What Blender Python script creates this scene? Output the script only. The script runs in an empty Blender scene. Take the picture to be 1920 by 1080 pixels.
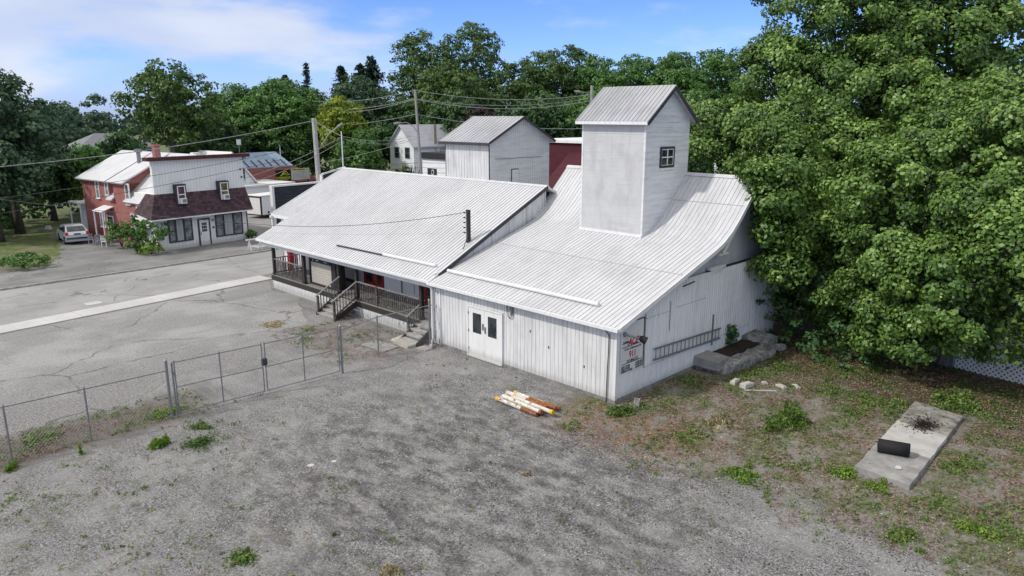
import bpy, math, random
import numpy as np
from mathutils import Vector, Matrix, noise as mnoise
random.seed(7); RNG = np.random.default_rng(11)
S = bpy.context.scene
C = S.collection
R = math.radians
PI = math.pi

# ------------------------------------------------------------------ camera, world, sun
cam = bpy.data.cameras.new('camera'); camo = bpy.data.objects.new('camera', cam); C.objects.link(camo)
cam.sensor_width = 36; cam.lens = 36*1365.07/1920; cam.clip_start = .1; cam.clip_end = 3000
camo.location = (0, 0, 10.3)
camo.rotation_euler = (R(90)-0.232198, 0, R(44.77-90))
S.camera = camo
SUN = Vector((-.67, .28, .69)).normalized()
w = bpy.data.worlds.new('World'); S.world = w; w.use_nodes = True
nt = w.node_tree; N = nt.nodes; Lk = nt.links; N.clear()
out = N.new('ShaderNodeOutputWorld'); bg = N.new('ShaderNodeBackground')
sky = N.new('ShaderNodeTexSky'); sky.sky_type = 'NISHITA'; sky.sun_disc = False
sky.sun_elevation = math.asin(SUN.z); sky.sun_rotation = math.atan2(SUN.x, SUN.y)
sky.air_density = 1.0; sky.dust_density = .6; sky.ozone_density = 2.2; sky.altitude = 100
bg.inputs[1].default_value = .15
tc = N.new('ShaderNodeTexCoord'); mp = N.new('ShaderNodeMapping'); mp.inputs['Scale'].default_value = (1, 1, 3.4)
mp.inputs['Location'].default_value = (.55, .4, .0)
nz = N.new('ShaderNodeTexNoise'); nz.inputs['Scale'].default_value = 2.6; nz.inputs['Detail'].default_value = 7; nz.inputs['Roughness'].default_value = .52
Lk.new(tc.outputs['Generated'], mp.inputs[0]); Lk.new(mp.outputs[0], nz.inputs[0])
# a cloud bank lies towards the left (more +Y): bias by direction
sx = N.new('ShaderNodeSeparateXYZ'); Lk.new(tc.outputs['Generated'], sx.inputs[0])
b1 = N.new('ShaderNodeMath'); b1.operation = 'SUBTRACT'; Lk.new(sx.outputs[1], b1.inputs[0]); Lk.new(sx.outputs[0], b1.inputs[1])
b2 = N.new('ShaderNodeMath'); b2.operation = 'MULTIPLY_ADD'; b2.inputs[1].default_value = .16; b2.inputs[2].default_value = 0
Lk.new(b1.outputs[0], b2.inputs[0])
b3 = N.new('ShaderNodeMath'); b3.operation = 'ADD'; Lk.new(nz.outputs[0], b3.inputs[0]); Lk.new(b2.outputs[0], b3.inputs[1])
cr = N.new('ShaderNodeMapRange'); cr.inputs[1].default_value = .535; cr.inputs[2].default_value = .68; cr.inputs[3].default_value = 0; cr.inputs[4].default_value = .75
cr.interpolation_type = 'SMOOTHSTEP'; Lk.new(b3.outputs[0], cr.inputs[0])
nz2 = N.new('ShaderNodeTexNoise'); nz2.inputs['Scale'].default_value = 5; nz2.inputs['Detail'].default_value = 5; Lk.new(mp.outputs[0], nz2.inputs[0])
crc = N.new('ShaderNodeValToRGB'); crc.color_ramp.elements[0].position = .35; crc.color_ramp.elements[0].color = (3.7, 3.95, 4.6, 1)
crc.color_ramp.elements[1].position = .62; crc.color_ramp.elements[1].color = (4.6, 4.7, 5.0, 1); Lk.new(nz2.outputs[0], crc.inputs[0])
mx = N.new('ShaderNodeMix'); mx.data_type = 'RGBA'; Lk.new(cr.outputs[0], mx.inputs[0])
hs = N.new('ShaderNodeHueSaturation'); hs.inputs['Saturation'].default_value = 1.0; Lk.new(sky.outputs[0], hs.inputs['Color'])
tr_ = N.new('ShaderNodeValToRGB'); Lk.new(sx.outputs[2], tr_.inputs[0]); te = tr_.color_ramp.elements
te[0].position = 0; te[0].color = (.56, .72, 1.40, 1); te[1].position = .2; te[1].color = (.36, .51, .77, 1)
tm = N.new('ShaderNodeMix'); tm.data_type = 'RGBA'; tm.blend_type = 'MULTIPLY'; tm.inputs[0].default_value = 1
Lk.new(hs.outputs[0], tm.inputs[6]); Lk.new(tr_.outputs[0], tm.inputs[7])
Lk.new(tm.outputs[2], mx.inputs[6]); Lk.new(crc.outputs[0], mx.inputs[7])
# unseen bright cloud veil overhead, added as fill light for the shaded walls
vl = N.new('ShaderNodeMapRange'); vl.interpolation_type = 'SMOOTHSTEP'; Lk.new(sx.outputs[2], vl.inputs[0])
for i_, k_ in enumerate((.2, .5, 0, .85)): vl.inputs[i_+1].default_value = k_
vm = N.new('ShaderNodeMix'); vm.data_type = 'RGBA'; Lk.new(vl.outputs[0], vm.inputs[0]); Lk.new(mx.outputs[2], vm.inputs[6]); vm.inputs[7].default_value = (5.8, 5.65, 5.5, 1)
Lk.new(vm.outputs[2], bg.inputs[0]); Lk.new(bg.outputs[0], out.inputs[0])
sl = bpy.data.lights.new('sun', 'SUN'); slo = bpy.data.objects.new('sun', sl); C.objects.link(slo)
sl.energy = 2.05; sl.angle = R(2.5); sl.color = (1, .955, .89)
slo.rotation_euler = SUN.to_track_quat('Z', 'Y').to_euler(); slo.location = (0, 0, 60)
S.view_settings.view_transform = 'Standard'; S.view_settings.look = 'None'
S.view_settings.exposure = .30; S.view_settings.gamma = 1
S.render.engine = 'CYCLES'

# ------------------------------------------------------------------ materials
MATS = {}
def newmat(name):
    m = bpy.data.materials.new(name); m.use_nodes = True; m.node_tree.nodes.clear(); MATS[name] = m
    return m, m.node_tree.nodes, m.node_tree.links
def rgba(c): return (c[0], c[1], c[2], 1)
def mnode(n, l, op, a, b=None, c=None):
    x = n.new('ShaderNodeMath'); x.operation = op
    for i, v in enumerate((a, b, c)):
        if v is None: continue
        if isinstance(v, (int, float)): x.inputs[i].default_value = v
        else: l.new(v, x.inputs[i])
    return x.outputs[0]
def mixc(n, l, f, a, b):
    x = n.new('ShaderNodeMix'); x.data_type = 'RGBA'
    for i, v in ((0, f), (6, a), (7, b)):
        if isinstance(v, tuple): x.inputs[i].default_value = rgba(v)
        elif isinstance(v, (int, float)): x.inputs[i].default_value = v
        else: l.new(v, x.inputs[i])
    return x.outputs[2]
def nzn(n, l, vec, scale, detail=4, rough=.55, out=0):
    x = n.new('ShaderNodeTexNoise'); x.inputs['Scale'].default_value = scale; x.inputs['Detail'].default_value = detail
    x.inputs['Roughness'].default_value = rough
    if vec is not None: l.new(vec, x.inputs['Vector'])
    return x.outputs[out]
def rng(n, l, v, a, b, c=0, d=1):
    x = n.new('ShaderNodeMapRange'); x.interpolation_type = 'SMOOTHSTEP'
    for i, k in enumerate((a, b, c, d)): x.inputs[i+1].default_value = k
    l.new(v, x.inputs[0]); return x.outputs[0]
def mapv(n, l, scale=(1, 1, 1), rot=(0, 0, 0), loc=(0, 0, 0)):
    t = n.new('ShaderNodeTexCoord'); m = n.new('ShaderNodeMapping')
    m.inputs['Scale'].default_value = scale; m.inputs['Rotation'].default_value = rot; m.inputs['Location'].default_value = loc
    l.new(t.outputs['Object'], m.inputs[0]); return m.outputs[0]
def finish(m, n, l, col, rough=.8, metal=0, bump=None, bstr=.3, bdist=.02, spec=.4, **kw):
    o = n.new('ShaderNodeOutputMaterial'); p = n.new('ShaderNodeBsdfPrincipled')
    if isinstance(col, tuple): p.inputs['Base Color'].default_value = rgba(col)
    else: l.new(col, p.inputs['Base Color'])
    if isinstance(rough, (int, float)): p.inputs['Roughness'].default_value = rough
    else: l.new(rough, p.inputs['Roughness'])
    p.inputs['Metallic'].default_value = metal; p.inputs['Specular IOR Level'].default_value = spec
    if bump is not None:
        b = n.new('ShaderNodeBump'); b.inputs['Strength'].default_value = bstr; b.inputs['Distance'].default_value = bdist
        l.new(bump, b.inputs['Height']); l.new(b.outputs[0], p.inputs['Normal'])
    l.new(p.outputs[0], o.inputs[0]); return m
def simple(name, c1, c2=None, scale=3, rough=.7, metal=0, stretch=(1, 1, 1), contrast=.12, bump=.15, speck=None, speck_amt=.62, speck_scale=9, speck_str=(1, 1, 1), spec=.35):
    m, n, l = newmat(name)
    if c2 is None: c2 = tuple(x*.75 for x in c1)
    v = mapv(n, l, stretch)
    a = nzn(n, l, v, scale, 6, .6); f = rng(n, l, a, .5-contrast*1.6, .5+contrast*1.6)
    col = mixc(n, l, f, c2, c1)
    if speck:
        v2 = mapv(n, l, speck_str); s = nzn(n, l, v2, speck_scale, 8, .72)
        col = mixc(n, l, rng(n, l, s, speck_amt, speck_amt+.045), col, speck)
    return finish(m, n, l, col, rough, metal, a, bump, spec=spec)
def paint_walls(name, base, dirt, streak=1.0, peel=None, peel_amt=.64, vert=True, rough=.65):
    """weathered paint with run-off streaks and, optionally, flecks of bare timber"""
    m, n, l = newmat(name)
    st = (1.1, 1.1, .7) if vert == 'blotch' else ((5, 5, .35) if vert else (.5, .5, 4))
    a = nzn(n, l, mapv(n, l, st), 1.6, 7, .62)
    b = nzn(n, l, mapv(n, l), .7, 5, .6)
    c = nzn(n, l, mapv(n, l), 14, 4, .7)
    f = mnode(n, l, 'MULTIPLY', rng(n, l, a, .40, .72), streak)
    f2 = mnode(n, l, 'ADD', mnode(n, l, 'MULTIPLY', f, .75), mnode(n, l, 'MULTIPLY', rng(n, l, b, .45, .7), .35*streak))
    col = mixc(n, l, f2, base, dirt)
    col = mixc(n, l, rng(n, l, c, .55, .75, 0, .25), col, dirt)
    if vert == 'blotch':
        hl = nzn(n, l, mapv(n, l, (.35, .35, 7)), 1.4, 5, .7); col = mixc(n, l, rng(n, l, hl, .50, .62, 0, .38), col, dirt)
        vs_ = nzn(n, l, mapv(n, l, (2.2, 2.2, .25)), 1.2, 5, .6); col = mixc(n, l, rng(n, l, vs_, .54, .66, 0, .4), col, dirt)
    sz = n.new('ShaderNodeSeparateXYZ'); l.new(mapv(n, l), sz.inputs[0])   # mud splashed up the foot of the wall
    mud = rng(n, l, mnode(n, l, 'ADD', sz.outputs[2], mnode(n, l, 'MULTIPLY', nzn(n, l, mapv(n, l, (3, 3, 1)), 2, 6, .7), .5)), .35, .75, .5, 0)
    col = mixc(n, l, mud, col, (.30, .285, .26))
    if peel:
        p = nzn(n, l, mapv(n, l, (9, 9, 1.6) if vert != 'blotch' else (3, 3, 3)), 1.3, 9, .75)
        col = mixc(n, l, rng(n, l, p, peel_amt, peel_amt+.03), col, peel)
    return finish(m, n, l, col, rough, 0, c, .12)

def roof_metal(name, base, dirt, rust=None, metal=.0, axis='x', rough=.5):
    m, n, l = newmat(name)
    st = (.35, 4, 1) if axis == 'x' else (4, .35, 1)
    a = nzn(n, l, mapv(n, l, st), 1.3, 7, .6); b = nzn(n, l, mapv(n, l), .35, 6, .6); c = nzn(n, l, mapv(n, l), 22, 3, .7)
    f = mnode(n, l, 'ADD', mnode(n, l, 'MULTIPLY', rng(n, l, a, .42, .7), .6), mnode(n, l, 'MULTIPLY', rng(n, l, b, .42, .68), .5))
    col = mixc(n, l, f, base, dirt); col = mixc(n, l, rng(n, l, c, .6, .75, 0, .3), col, dirt)
    if rust:
        p = nzn(n, l, mapv(n, l, (1.2, 2.5, 1) if axis == 'x' else (2.5, 1.2, 1)), 2.1, 9, .75)
        col = mixc(n, l, rng(n, l, p, .66, .72, 0, .7), col, rust)
    return finish(m, n, l, col, rough, metal, c, .05)

roof_metal('roof white metal', (.64, .64, .65), (.49, .49, .495), rust=(.36, .35, .34))
roof_metal('roof barn metal', (.62, .62, .63), (.46, .46, .465), rust=(.33, .32, .30))
roof_metal('roof galvanised', (.44, .445, .46), (.28, .285, .30), rust=(.2, .18, .16))
simple('rib seam', (.33, .33, .335), (.24, .24, .245), scale=8)
simple('rib seam white', (.52, .52, .525), (.38, .38, .385), scale=8)
paint_walls('board white', (.74, .735, .72), (.53, .52, .505), 1, peel=(.19, .18, .17), peel_amt=.72)
paint_walls('board white peeling', (.70, .70, .69), (.5, .49, .47), 1, peel=(.05, .055, .06), peel_amt=.565)
paint_walls('corrugated white', (.82, .82, .81), (.66, .66, .655), 1, peel=(.28, .26, .24), peel_amt=.71)
paint_walls('clapboard stained', (.57, .57, .57), (.44, .44, .435), .9, peel=(.36, .35, .34), peel_amt=.69, vert='blotch')
paint_walls('plank grey', (.74, .745, .74), (.55, .555, .555), 1, peel=(.24, .23, .22), peel_amt=.68, vert=False)
paint_walls('shed board', (.68, .68, .68), (.43, .43, .435), 1, peel=(.28, .27, .27), peel_amt=.72)
paint_walls('porch wall paint', (.78, .78, .78), (.60, .60, .59), .8)
paint_walls('store cream', (.86, .85, .81), (.74, .73, .69), .9)
paint_walls('siding white', (.84, .85, .86), (.70, .71, .72), .8, vert=False)
paint_walls('trim white', (.78, .78, .77), (.6, .6, .58), .7)
paint_walls('door white', (.80, .79, .76), (.66, .65, .62), .6)
simple('deck dark', (.055, .045, .040), (.022, .018, .017), scale=6, stretch=(1, 6, 6), speck=(.18, .17, .16), speck_amt=.66)
simple('deck grey', (.30, .29, .275), (.17, .165, .16), scale=5, stretch=(6, 1, 1))
simple('rail worn', (.12, .105, .095), (.045, .038, .034), scale=8, speck=(.38, .37, .36), speck_amt=.57)
simple('tread worn', (.50, .48, .45), (.26, .245, .23), scale=7, speck=(.09, .08, .075), speck_amt=.6)
simple('red paint', (.42, .018, .022), (.28, .012, .016))
simple('dark trim', (.035, .032, .035), (.02, .018, .02))
simple('dark grey trim', (.06, .06, .07), (.04, .04, .045))
simple('maroon trim', (.10, .035, .035), (.06, .02, .022))
simple('concrete', (.36, .35, .335), (.22, .215, .205), scale=2.2, contrast=.15, speck=(.12, .115, .1), speck_amt=.62, speck_scale=5, bump=.4)
simple('concrete pale', (.50, .49, .46), (.40, .39, .37), scale=2, speck=(.2, .19, .17), speck_amt=.64, speck_scale=5); simple('stone weathered', (.34, .33, .30), (.17, .16, .14), scale=2.4, contrast=.12, speck=(.07, .065, .05), speck_amt=.56, speck_scale=5, bump=.5)
simple('concrete block', (.36, .355, .345), (.24, .235, .225), scale=6, bump=.4)
simple('stone rough', (.42, .41, .39), (.17, .165, .155), scale=3.4, contrast=.1, speck=(.075, .07, .055), speck_amt=.56, speck_scale=7, bump=.9)
simple('moss dirt', (.045, .032, .022), (.02, .015, .012), scale=14, bump=.8, rough=.95)
simple('foundation', (.30, .29, .27), (.16, .155, .145), scale=4, bump=.6)
simple('galv steel', (.31, .315, .32), (.19, .195, .20), rough=.45, metal=.35, scale=20)
simple('wire', (.10, .10, .10), (.06, .06, .06)); simple('wire pale', (.34, .35, .34), (.2, .2, .2))
simple('black rubber', (.018, .018, .020), (.01, .01, .011), rough=.75)
simple('black plastic', (.02, .02, .022), rough=.5)
simple('white plastic', (.78, .78, .77), (.66, .66, .65), rough=.45, scale=2)
simple('pipe white', (.72, .70, .64), (.52, .49, .42), scale=7, speck=(.33, .14, .05), speck_amt=.55, speck_scale=6)
simple('pipe rust', (.36, .14, .045), (.17, .07, .03), scale=9, speck=(.5, .46, .38), speck_amt=.62, speck_scale=8, bump=.6, rough=.9)
simple('pipe yellow', (.70, .45, .02), (.55, .33, .02))
simple('pole wood', (.40, .38, .35), (.24, .225, .205), scale=5, stretch=(3, 3, .4))
simple('pole pale', (.50, .49, .46), (.36, .35, .33), scale=3, stretch=(3, 3, .4))
simple('bark', (.11, .095, .08), (.05, .042, .036), scale=6, stretch=(2, 2, .5), bump=.9, rough=.95)
simple('bark pale', (.26, .24, .21), (.12, .11, .10), scale=6, stretch=(2, 2, .5), bump=.9, rough=.95)
simple('sign white', (.72, .72, .70), (.62, .62, .60), scale=2)
simple('sign black', (.012, .012, .012)); simple('sign yellow', (.72, .70, .03), (.6, .6, .03))
simple('text black', (.015, .015, .015), (.03, .03, .03)); simple('text red', (.50, .012, .04), (.4, .01, .03))
simple('blue metal', (.42, .52, .66), (.30, .38, .50), scale=2, speck=(.05, .06, .08), speck_amt=.66, speck_scale=3, rough=.4)
simple('blue paint', (.03, .12, .5))
simple('brown board', (.11, .065, .045), (.06, .035, .025), stretch=(1, 1, 1))
simple('stone beige', (.46, .43, .38), (.36, .335, .30), scale=5)
simple('litter pale', (.62, .60, .55), (.42, .40, .36), scale=9, speck=(.2, .18, .15), speck_amt=.62)
simple('chair grey', (.30, .31, .34), (.2, .2, .22)); simple('lime plastic', (.55, .75, .05)); simple('curtain', (.50, .52, .50), (.28, .30, .30), scale=3, stretch=(9, 9, .2))
simple('orange film', (.25, .07, .015), (.10, .03, .01), scale=4)
simple('kerb', (.40, .39, .38), (.24, .235, .225), scale=4)
simple('road cover', (.20, .20, .20), (.12, .12, .12))
simple('rock pale', (.62, .61, .58), (.45, .44, .42), scale=8, bump=.4)
simple('slate tiles', (.22, .22, .24), (.15, .15, .17), scale=3)

def glass(name, c=(.015, .02, .022), rough=.06):
    m, n, l = newmat(name); a = nzn(n, l, mapv(n, l), 2.2, 3)
    finish(m, n, l, mixc(n, l, rng(n, l, a, .4, .6), c, tuple(x*2.2+.01 for x in c)), rough, spec=.6)
glass('glass dark'); glass('glass room', (.10, .11, .115), .1); glass('glass car', (.02, .024, .028), .04)
glass('glass maroon', (.07, .015, .022), .15); glass('glass ochre', (.10, .085, .03), .15)
def brick(name, c1, c2, mortar, scale, rot=(0, 0, 0), bw=.5, rh=.25, ms=.02, bump=.4, big=None):
    m, n, l = newmat(name); v = mapv(n, l, (1, 1, 1), rot)
    # use the wall's own horizontal run (x+y) and its height
    s = n.new('ShaderNodeSeparateXYZ'); l.new(v, s.inputs[0])
    cb = n.new('ShaderNodeCombineXYZ'); l.new(mnode(n, l, 'ADD', s.outputs[0], s.outputs[1]), cb.inputs[0]); l.new(s.outputs[2], cb.inputs[1])
    b = n.new('ShaderNodeTexBrick'); b.inputs['Scale'].default_value = scale; b.inputs['Color1'].default_value = rgba(c1); b.inputs['Color2'].default_value = rgba(c2)
    b.inputs['Mortar'].default_value = rgba(mortar); b.inputs['Mortar Size'].default_value = ms; b.inputs['Brick Width'].default_value = bw; b.inputs['Row Height'].default_value = rh
    b.inputs['Bias'].default_value = 0
    l.new(cb.outputs[0], b.inputs[0])
    a = nzn(n, l, mapv(n, l), 1.2, 6, .65)
    col = mixc(n, l, rng(n, l, a, .45, .75, 0, .45), b.outputs[0], big or tuple(x*.55 for x in c1))
    c = nzn(n, l, mapv(n, l), 9, 5, .7)
    col = mixc(n, l, rng(n, l, c, .52, .75, 0, .5), col, c2)
    finish(m, n, l, col, .85, 0, b.outputs[1], -bump, .01)
brick('red brick', (.30, .055, .05), (.38, .10, .085), (.34, .24, .22), 1.0, bw=.24, rh=.085, ms=.012)
brick('chimney brick', (.36, .09, .07), (.26, .06, .05), (.4, .3, .28), 1.0, bw=.24, rh=.085, ms=.012)
brick('shingle maroon', (.03, .022, .028), (.12, .065, .07), (.03, .018, .022), 1.0, bw=.34, rh=.17, ms=.012, big=(.055, .03, .04))
brick('shingle red', (.20, .06, .065), (.27, .10, .095), (.12, .045, .045), 1.0, bw=.4, rh=.2, ms=.012)
brick('shingle barn red', (.06, .010, .018), (.085, .014, .024), (.06, .004, .01), 1.0, bw=.6, rh=.16, ms=.01)
brick('dark shingle wall', (.028, .032, .042), (.05, .055, .068), (.012, .014, .018), 1.0, bw=.7, rh=.17, ms=.02)
brick('block beige', (.50, .46, .40), (.44, .41, .36), (.26, .24, .21), 1.0, bw=.62, rh=.145, ms=.009)

def attr_leaf(name, stops, trans=.25, rough=.5):
    m, n, l = newmat(name)
    at = n.new('ShaderNodeAttribute'); at.attribute_name = 'tint'
    r = n.new('ShaderNodeValToRGB'); el = r.color_ramp.elements
    for i, (p, c) in enumerate(stops):
        e = el[i] if i < 2 else el.new(p)
        e.position = p; e.color = rgba(c)
    l.new(at.outputs['Fac'], r.inputs[0])
    o = n.new('ShaderNodeOutputMaterial'); p = n.new('ShaderNodeBsdfPrincipled'); p.inputs['Roughness'].default_value = rough; p.inputs['Specular IOR Level'].default_value = .35
    l.new(r.outputs[0], p.inputs['Base Color'])
    t = n.new('ShaderNodeBsdfTranslucent'); hsn = n.new('ShaderNodeHueSaturation'); hsn.inputs['Value'].default_value = 1.3; l.new(r.outputs[0], hsn.inputs['Color']); l.new(hsn.outputs[0], t.inputs[0])
    ms = n.new('ShaderNodeMixShader'); ms.inputs[0].default_value = trans
    l.new(p.outputs[0], ms.inputs[1]); l.new(t.outputs[0], ms.inputs[2]); l.new(ms.outputs[0], o.inputs[0])
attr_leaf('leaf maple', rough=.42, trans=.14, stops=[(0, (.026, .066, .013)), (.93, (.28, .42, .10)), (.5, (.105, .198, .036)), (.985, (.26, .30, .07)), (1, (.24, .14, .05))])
attr_leaf('weed straw', [(0, (.26, .22, .12)), (1, (.62, .55, .36)), (.5, (.42, .36, .22))], trans=.15)
attr_leaf('leaf dark', [(0, (0.032, 0.074, 0.028)), (1, (0.112, 0.211, 0.059)), (.5, (0.060, 0.133, 0.040))])
attr_leaf('leaf blue dark', [(0, (0.032, 0.072, 0.040)), (1, (0.119, 0.198, 0.090)), (.5, (0.062, 0.123, 0.057))])
attr_leaf('leaf mid', [(0, (0.048, 0.115, 0.028)), (1, (0.160, 0.295, 0.061)), (.5, (0.087, 0.194, 0.040))])
attr_leaf('leaf olive', [(0, (0.043, 0.090, 0.021)), (1, (0.157, 0.233, 0.050)), (.5, (0.080, 0.150, 0.034))])
attr_leaf('leaf yellow', [(0, (0.085, 0.147, 0.020)), (1, (0.357, 0.399, 0.030)), (.5, (0.212, 0.284, 0.025))])
attr_leaf('leaf bright', [(0, (.09, .17, .025)), (1, (.25, .36, .05)), (.5, (.16, .26, .035))])
attr_leaf('leaf conifer', [(0, (0.022, 0.047, 0.031)), (1, (0.070, 0.118, 0.066)), (.5, (0.041, 0.078, 0.047))])
attr_leaf('leaf hazy', [(0, (.05, .095, .065)), (1, (.12, .20, .10)), (.5, (.08, .14, .085))])  # distance haze mixed into the leaf colour
attr_leaf('leaf copper', [(0, (.020, .012, .014)), (1, (.060, .030, .030)), (.5, (.035, .02, .02))])
attr_leaf('weed green', [(0, (0.063, 0.109, 0.025)), (1, (0.253, 0.310, 0.081)), (.6, (0.127, 0.207, 0.040))], trans=.2)
attr_leaf('weed dry', [(0, (0.121, 0.072, 0.050)), (1, (0.405, 0.363, 0.220)), (.5, (0.233, 0.138, 0.088))], trans=.15)

# ground: gravel, weeds zone, brown litter, all by position on the yard
def ground_mat():
    m, n, l = newmat('yard ground')
    v = mapv(n, l); s = n.new('ShaderNodeSeparateXYZ'); l.new(v, s.inputs[0]); X, Y = s.outputs[0], s.outputs[1]
    fine = nzn(n, l, v, 24, 6, .85); mid = nzn(n, l, v, 7, 5, .7); big = nzn(n, l, v, .5, 6, .62); blot = nzn(n, l, mapv(n, l, (1.6, 1, 1), (0, 0, R(-38))), 1.1, 8, .72)
    vor = n.new('ShaderNodeTexVoronoi'); vor.inputs['Scale'].default_value = 26; l.new(v, vor.inputs[0])
    grit = nzn(n, l, v, 14, 4, .8)
    col = mixc(n, l, rng(n, l, fine, .43, .57), (.105, .102, .10), (.385, .38, .375))
    col = mixc(n, l, rng(n, l, grit, .52, .62, 0, .75), col, (.075, .07, .067))
    col = mixc(n, l, rng(n, l, grit, .40, .47, .65, 0), col, (.46, .45, .44))
    rut = nzn(n, l, mapv(n, l, (2.6, .22, 1), (0, 0, R(-24))), .8, 7, .7)
    col = mixc(n, l, rng(n, l, rut, .52, .64, 0, .40), col, (.13, .125, .12))
    col = mixc(n, l, rng(n, l, rut, .36, .46, .35, 0), col, (.36, .355, .35))
    col = mixc(n, l, rng(n, l, vor.outputs[0], .0, .25, .35, 0), col, (.40, .39, .38))
    col = mixc(n, l, rng(n, l, big, .42, .62, 0, .45), col, (.40, .392, .38))
    # damp darker drifts in the middle of the yard
    dx = mnode(n, l, 'SUBTRACT', X, 13.5); dy = mnode(n, l, 'SUBTRACT', Y, 14.5)
    dd = mnode(n, l, 'SQRT', mnode(n, l, 'ADD', mnode(n, l, 'MULTIPLY', dx, dx), mnode(n, l, 'MULTIPLY', dy, dy)))
    yard = rng(n, l, dd, 3.5, 10.5, 1, .2)
    bl = mnode(n, l, 'MULTIPLY', rng(n, l, blot, .38, .64), yard)
    col = mixc(n, l, mnode(n, l, 'MULTIPLY', bl, .85), col, mixc(n, l, rng(n, l, grit, .40, .62), (.115, .112, .11), (.032, .031, .03)))
    # sparse green tinge on the left foreground
    gt = mnode(n, l, 'MULTIPLY', rng(n, l, nzn(n, l, v, 1.3, 6, .7), .52, .66), rng(n, l, X, 4, 12, 1, 0))
    col = mixc(n, l, mnode(n, l, 'MULTIPLY', gt, .45), col, (.13, .145, .075))
    # weeds zone on the right (x > ~18.3, y < ~15.5)
    wob = mnode(n, l, 'MULTIPLY', mnode(n, l, 'SUBTRACT', nzn(n, l, v, .55, 5, .6), .5), 5)
    e1 = rng(n, l, mnode(n, l, 'ADD', X, wob), 17.3, 19.6)
    e2 = rng(n, l, mnode(n, l, 'ADD', Y, mnode(n, l, 'MULTIPLY', wob, .5)), 15.6, 17.2, 1, 0)
    zone = mnode(n, l, 'MULTIPLY', e1, e2)
    red = mixc(n, l, rng(n, l, nzn(n, l, v, 10, 4, .85), .43, .57), (.055, .04, .030), (.33, .25, .20))
    red = mixc(n, l, rng(n, l, nzn(n, l, v, .9, 6, .7), .42, .60, 0, .8), red, (.27, .26, .24))
    gr = mixc(n, l, rng(n, l, nzn(n, l, v, 11, 4, .85), .43, .57), (.022, .028, .012), (.17, .21, .065))
    pat = rng(n, l, nzn(n, l, mapv(n, l, (1, 1, 1), (0, 0, 0), (7, 3, 0)), .75, 7, .72), .46, .56)
    veg = mixc(n, l, mnode(n, l, 'MULTIPLY', pat, .75), red, gr)
    deep = rng(n, l, mnode(n, l, 'ADD', X, wob), 26, 30)   # leaf litter under the trees
    veg = mixc(n, l, mnode(n, l, 'MULTIPLY', deep, .8), veg, mixc(n, l, rng(n, l, nzn(n, l, v, 10, 6, .8), .35, .65), (.022, .018, .010), (.12, .095, .05)))
    col = mixc(n, l, mnode(n, l, 'MULTIPLY', zone, rng(n, l, nzn(n, l, v, 3, 7, .8), .30, .48, .25, 1)), col, veg)
    rx = mnode(n, l, 'ABSOLUTE', mnode(n, l, 'SUBTRACT', X, 18.9)); ry = mnode(n, l, 'ABSOLUTE', mnode(n, l, 'SUBTRACT', Y, 13.4))
    rr_ = mnode(n, l, 'MULTIPLY', rng(n, l, rx, .6, 2.6, 1, 0), rng(n, l, ry, 1, 4, 1, 0))
    col = mixc(n, l, mnode(n, l, 'MULTIPLY', mnode(n, l, 'MULTIPLY', rr_, rng(n, l, nzn(n, l, v, 2.2, 7, .75), .40, .56)), .75), col, mixc(n, l, rng(n, l, grit, .42, .58), (.34, .21, .15), (.12, .06, .04)))
    # brown weathered strip under the fence at the left
    st = mnode(n, l, 'MULTIPLY', rng(n, l, mnode(n, l, 'ABSOLUTE', mnode(n, l, 'SUBTRACT', mnode(n, l, 'ADD', Y, mnode(n, l, 'MULTIPLY', wob, .25)), 26.0)), .6, 2.0, 1, 0), rng(n, l, X, 8, 11.5, 1, 0))
    col = mixc(n, l, mnode(n, l, 'MULTIPLY', st, .85), col, mixc(n, l, rng(n, l, nzn(n, l, v, 14, 5, .8), .35, .65), (.055, .042, .036), (.22, .19, .165)))
    # rusty weed patches by the porch
    rp = mnode(n, l, 'MULTIPLY', rng(n, l, mnode(n, l, 'ABSOLUTE', mnode(n, l, 'SUBTRACT', Y, 28.3)), 1.5, 4.5, 1, 0), rng(n, l, mnode(n, l, 'ABSOLUTE', mnode(n, l, 'SUBTRACT', X, 17.9)), .8, 2.6, 1, 0))
    col = mixc(n, l, mnode(n, l, 'MULTIPLY', mnode(n, l, 'MULTIPLY', rp, rng(n, l, nzn(n, l, v, 1.4, 6, .7), .42, .6)), .7), col, (.17, .10, .08))
    # grass beyond the road, left
    far = rng(n, l, mnode(n, l, 'ADD', Y, mnode(n, l, 'MULTIPLY', wob, .8)), 57.5, 60)
    gcol = mixc(n, l, rng(n, l, nzn(n, l, v, 3, 6, .7), .35, .65), (.07, .11, .03), (.17, .20, .085))
    gcol = mixc(n, l, rng(n, l, nzn(n, l, v, .35, 4, .6), .48, .6, 0, .6), gcol, (.24, .21, .16))
    col = mixc(n, l, far, col, gcol)
    hgt = mnode(n, l, 'ADD', fine, mnode(n, l, 'MULTIPLY', mid, 1.5))
    finish(m, n, l, col, .95, 0, hgt, .7, .05, spec=.2)
ground_mat()
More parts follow.
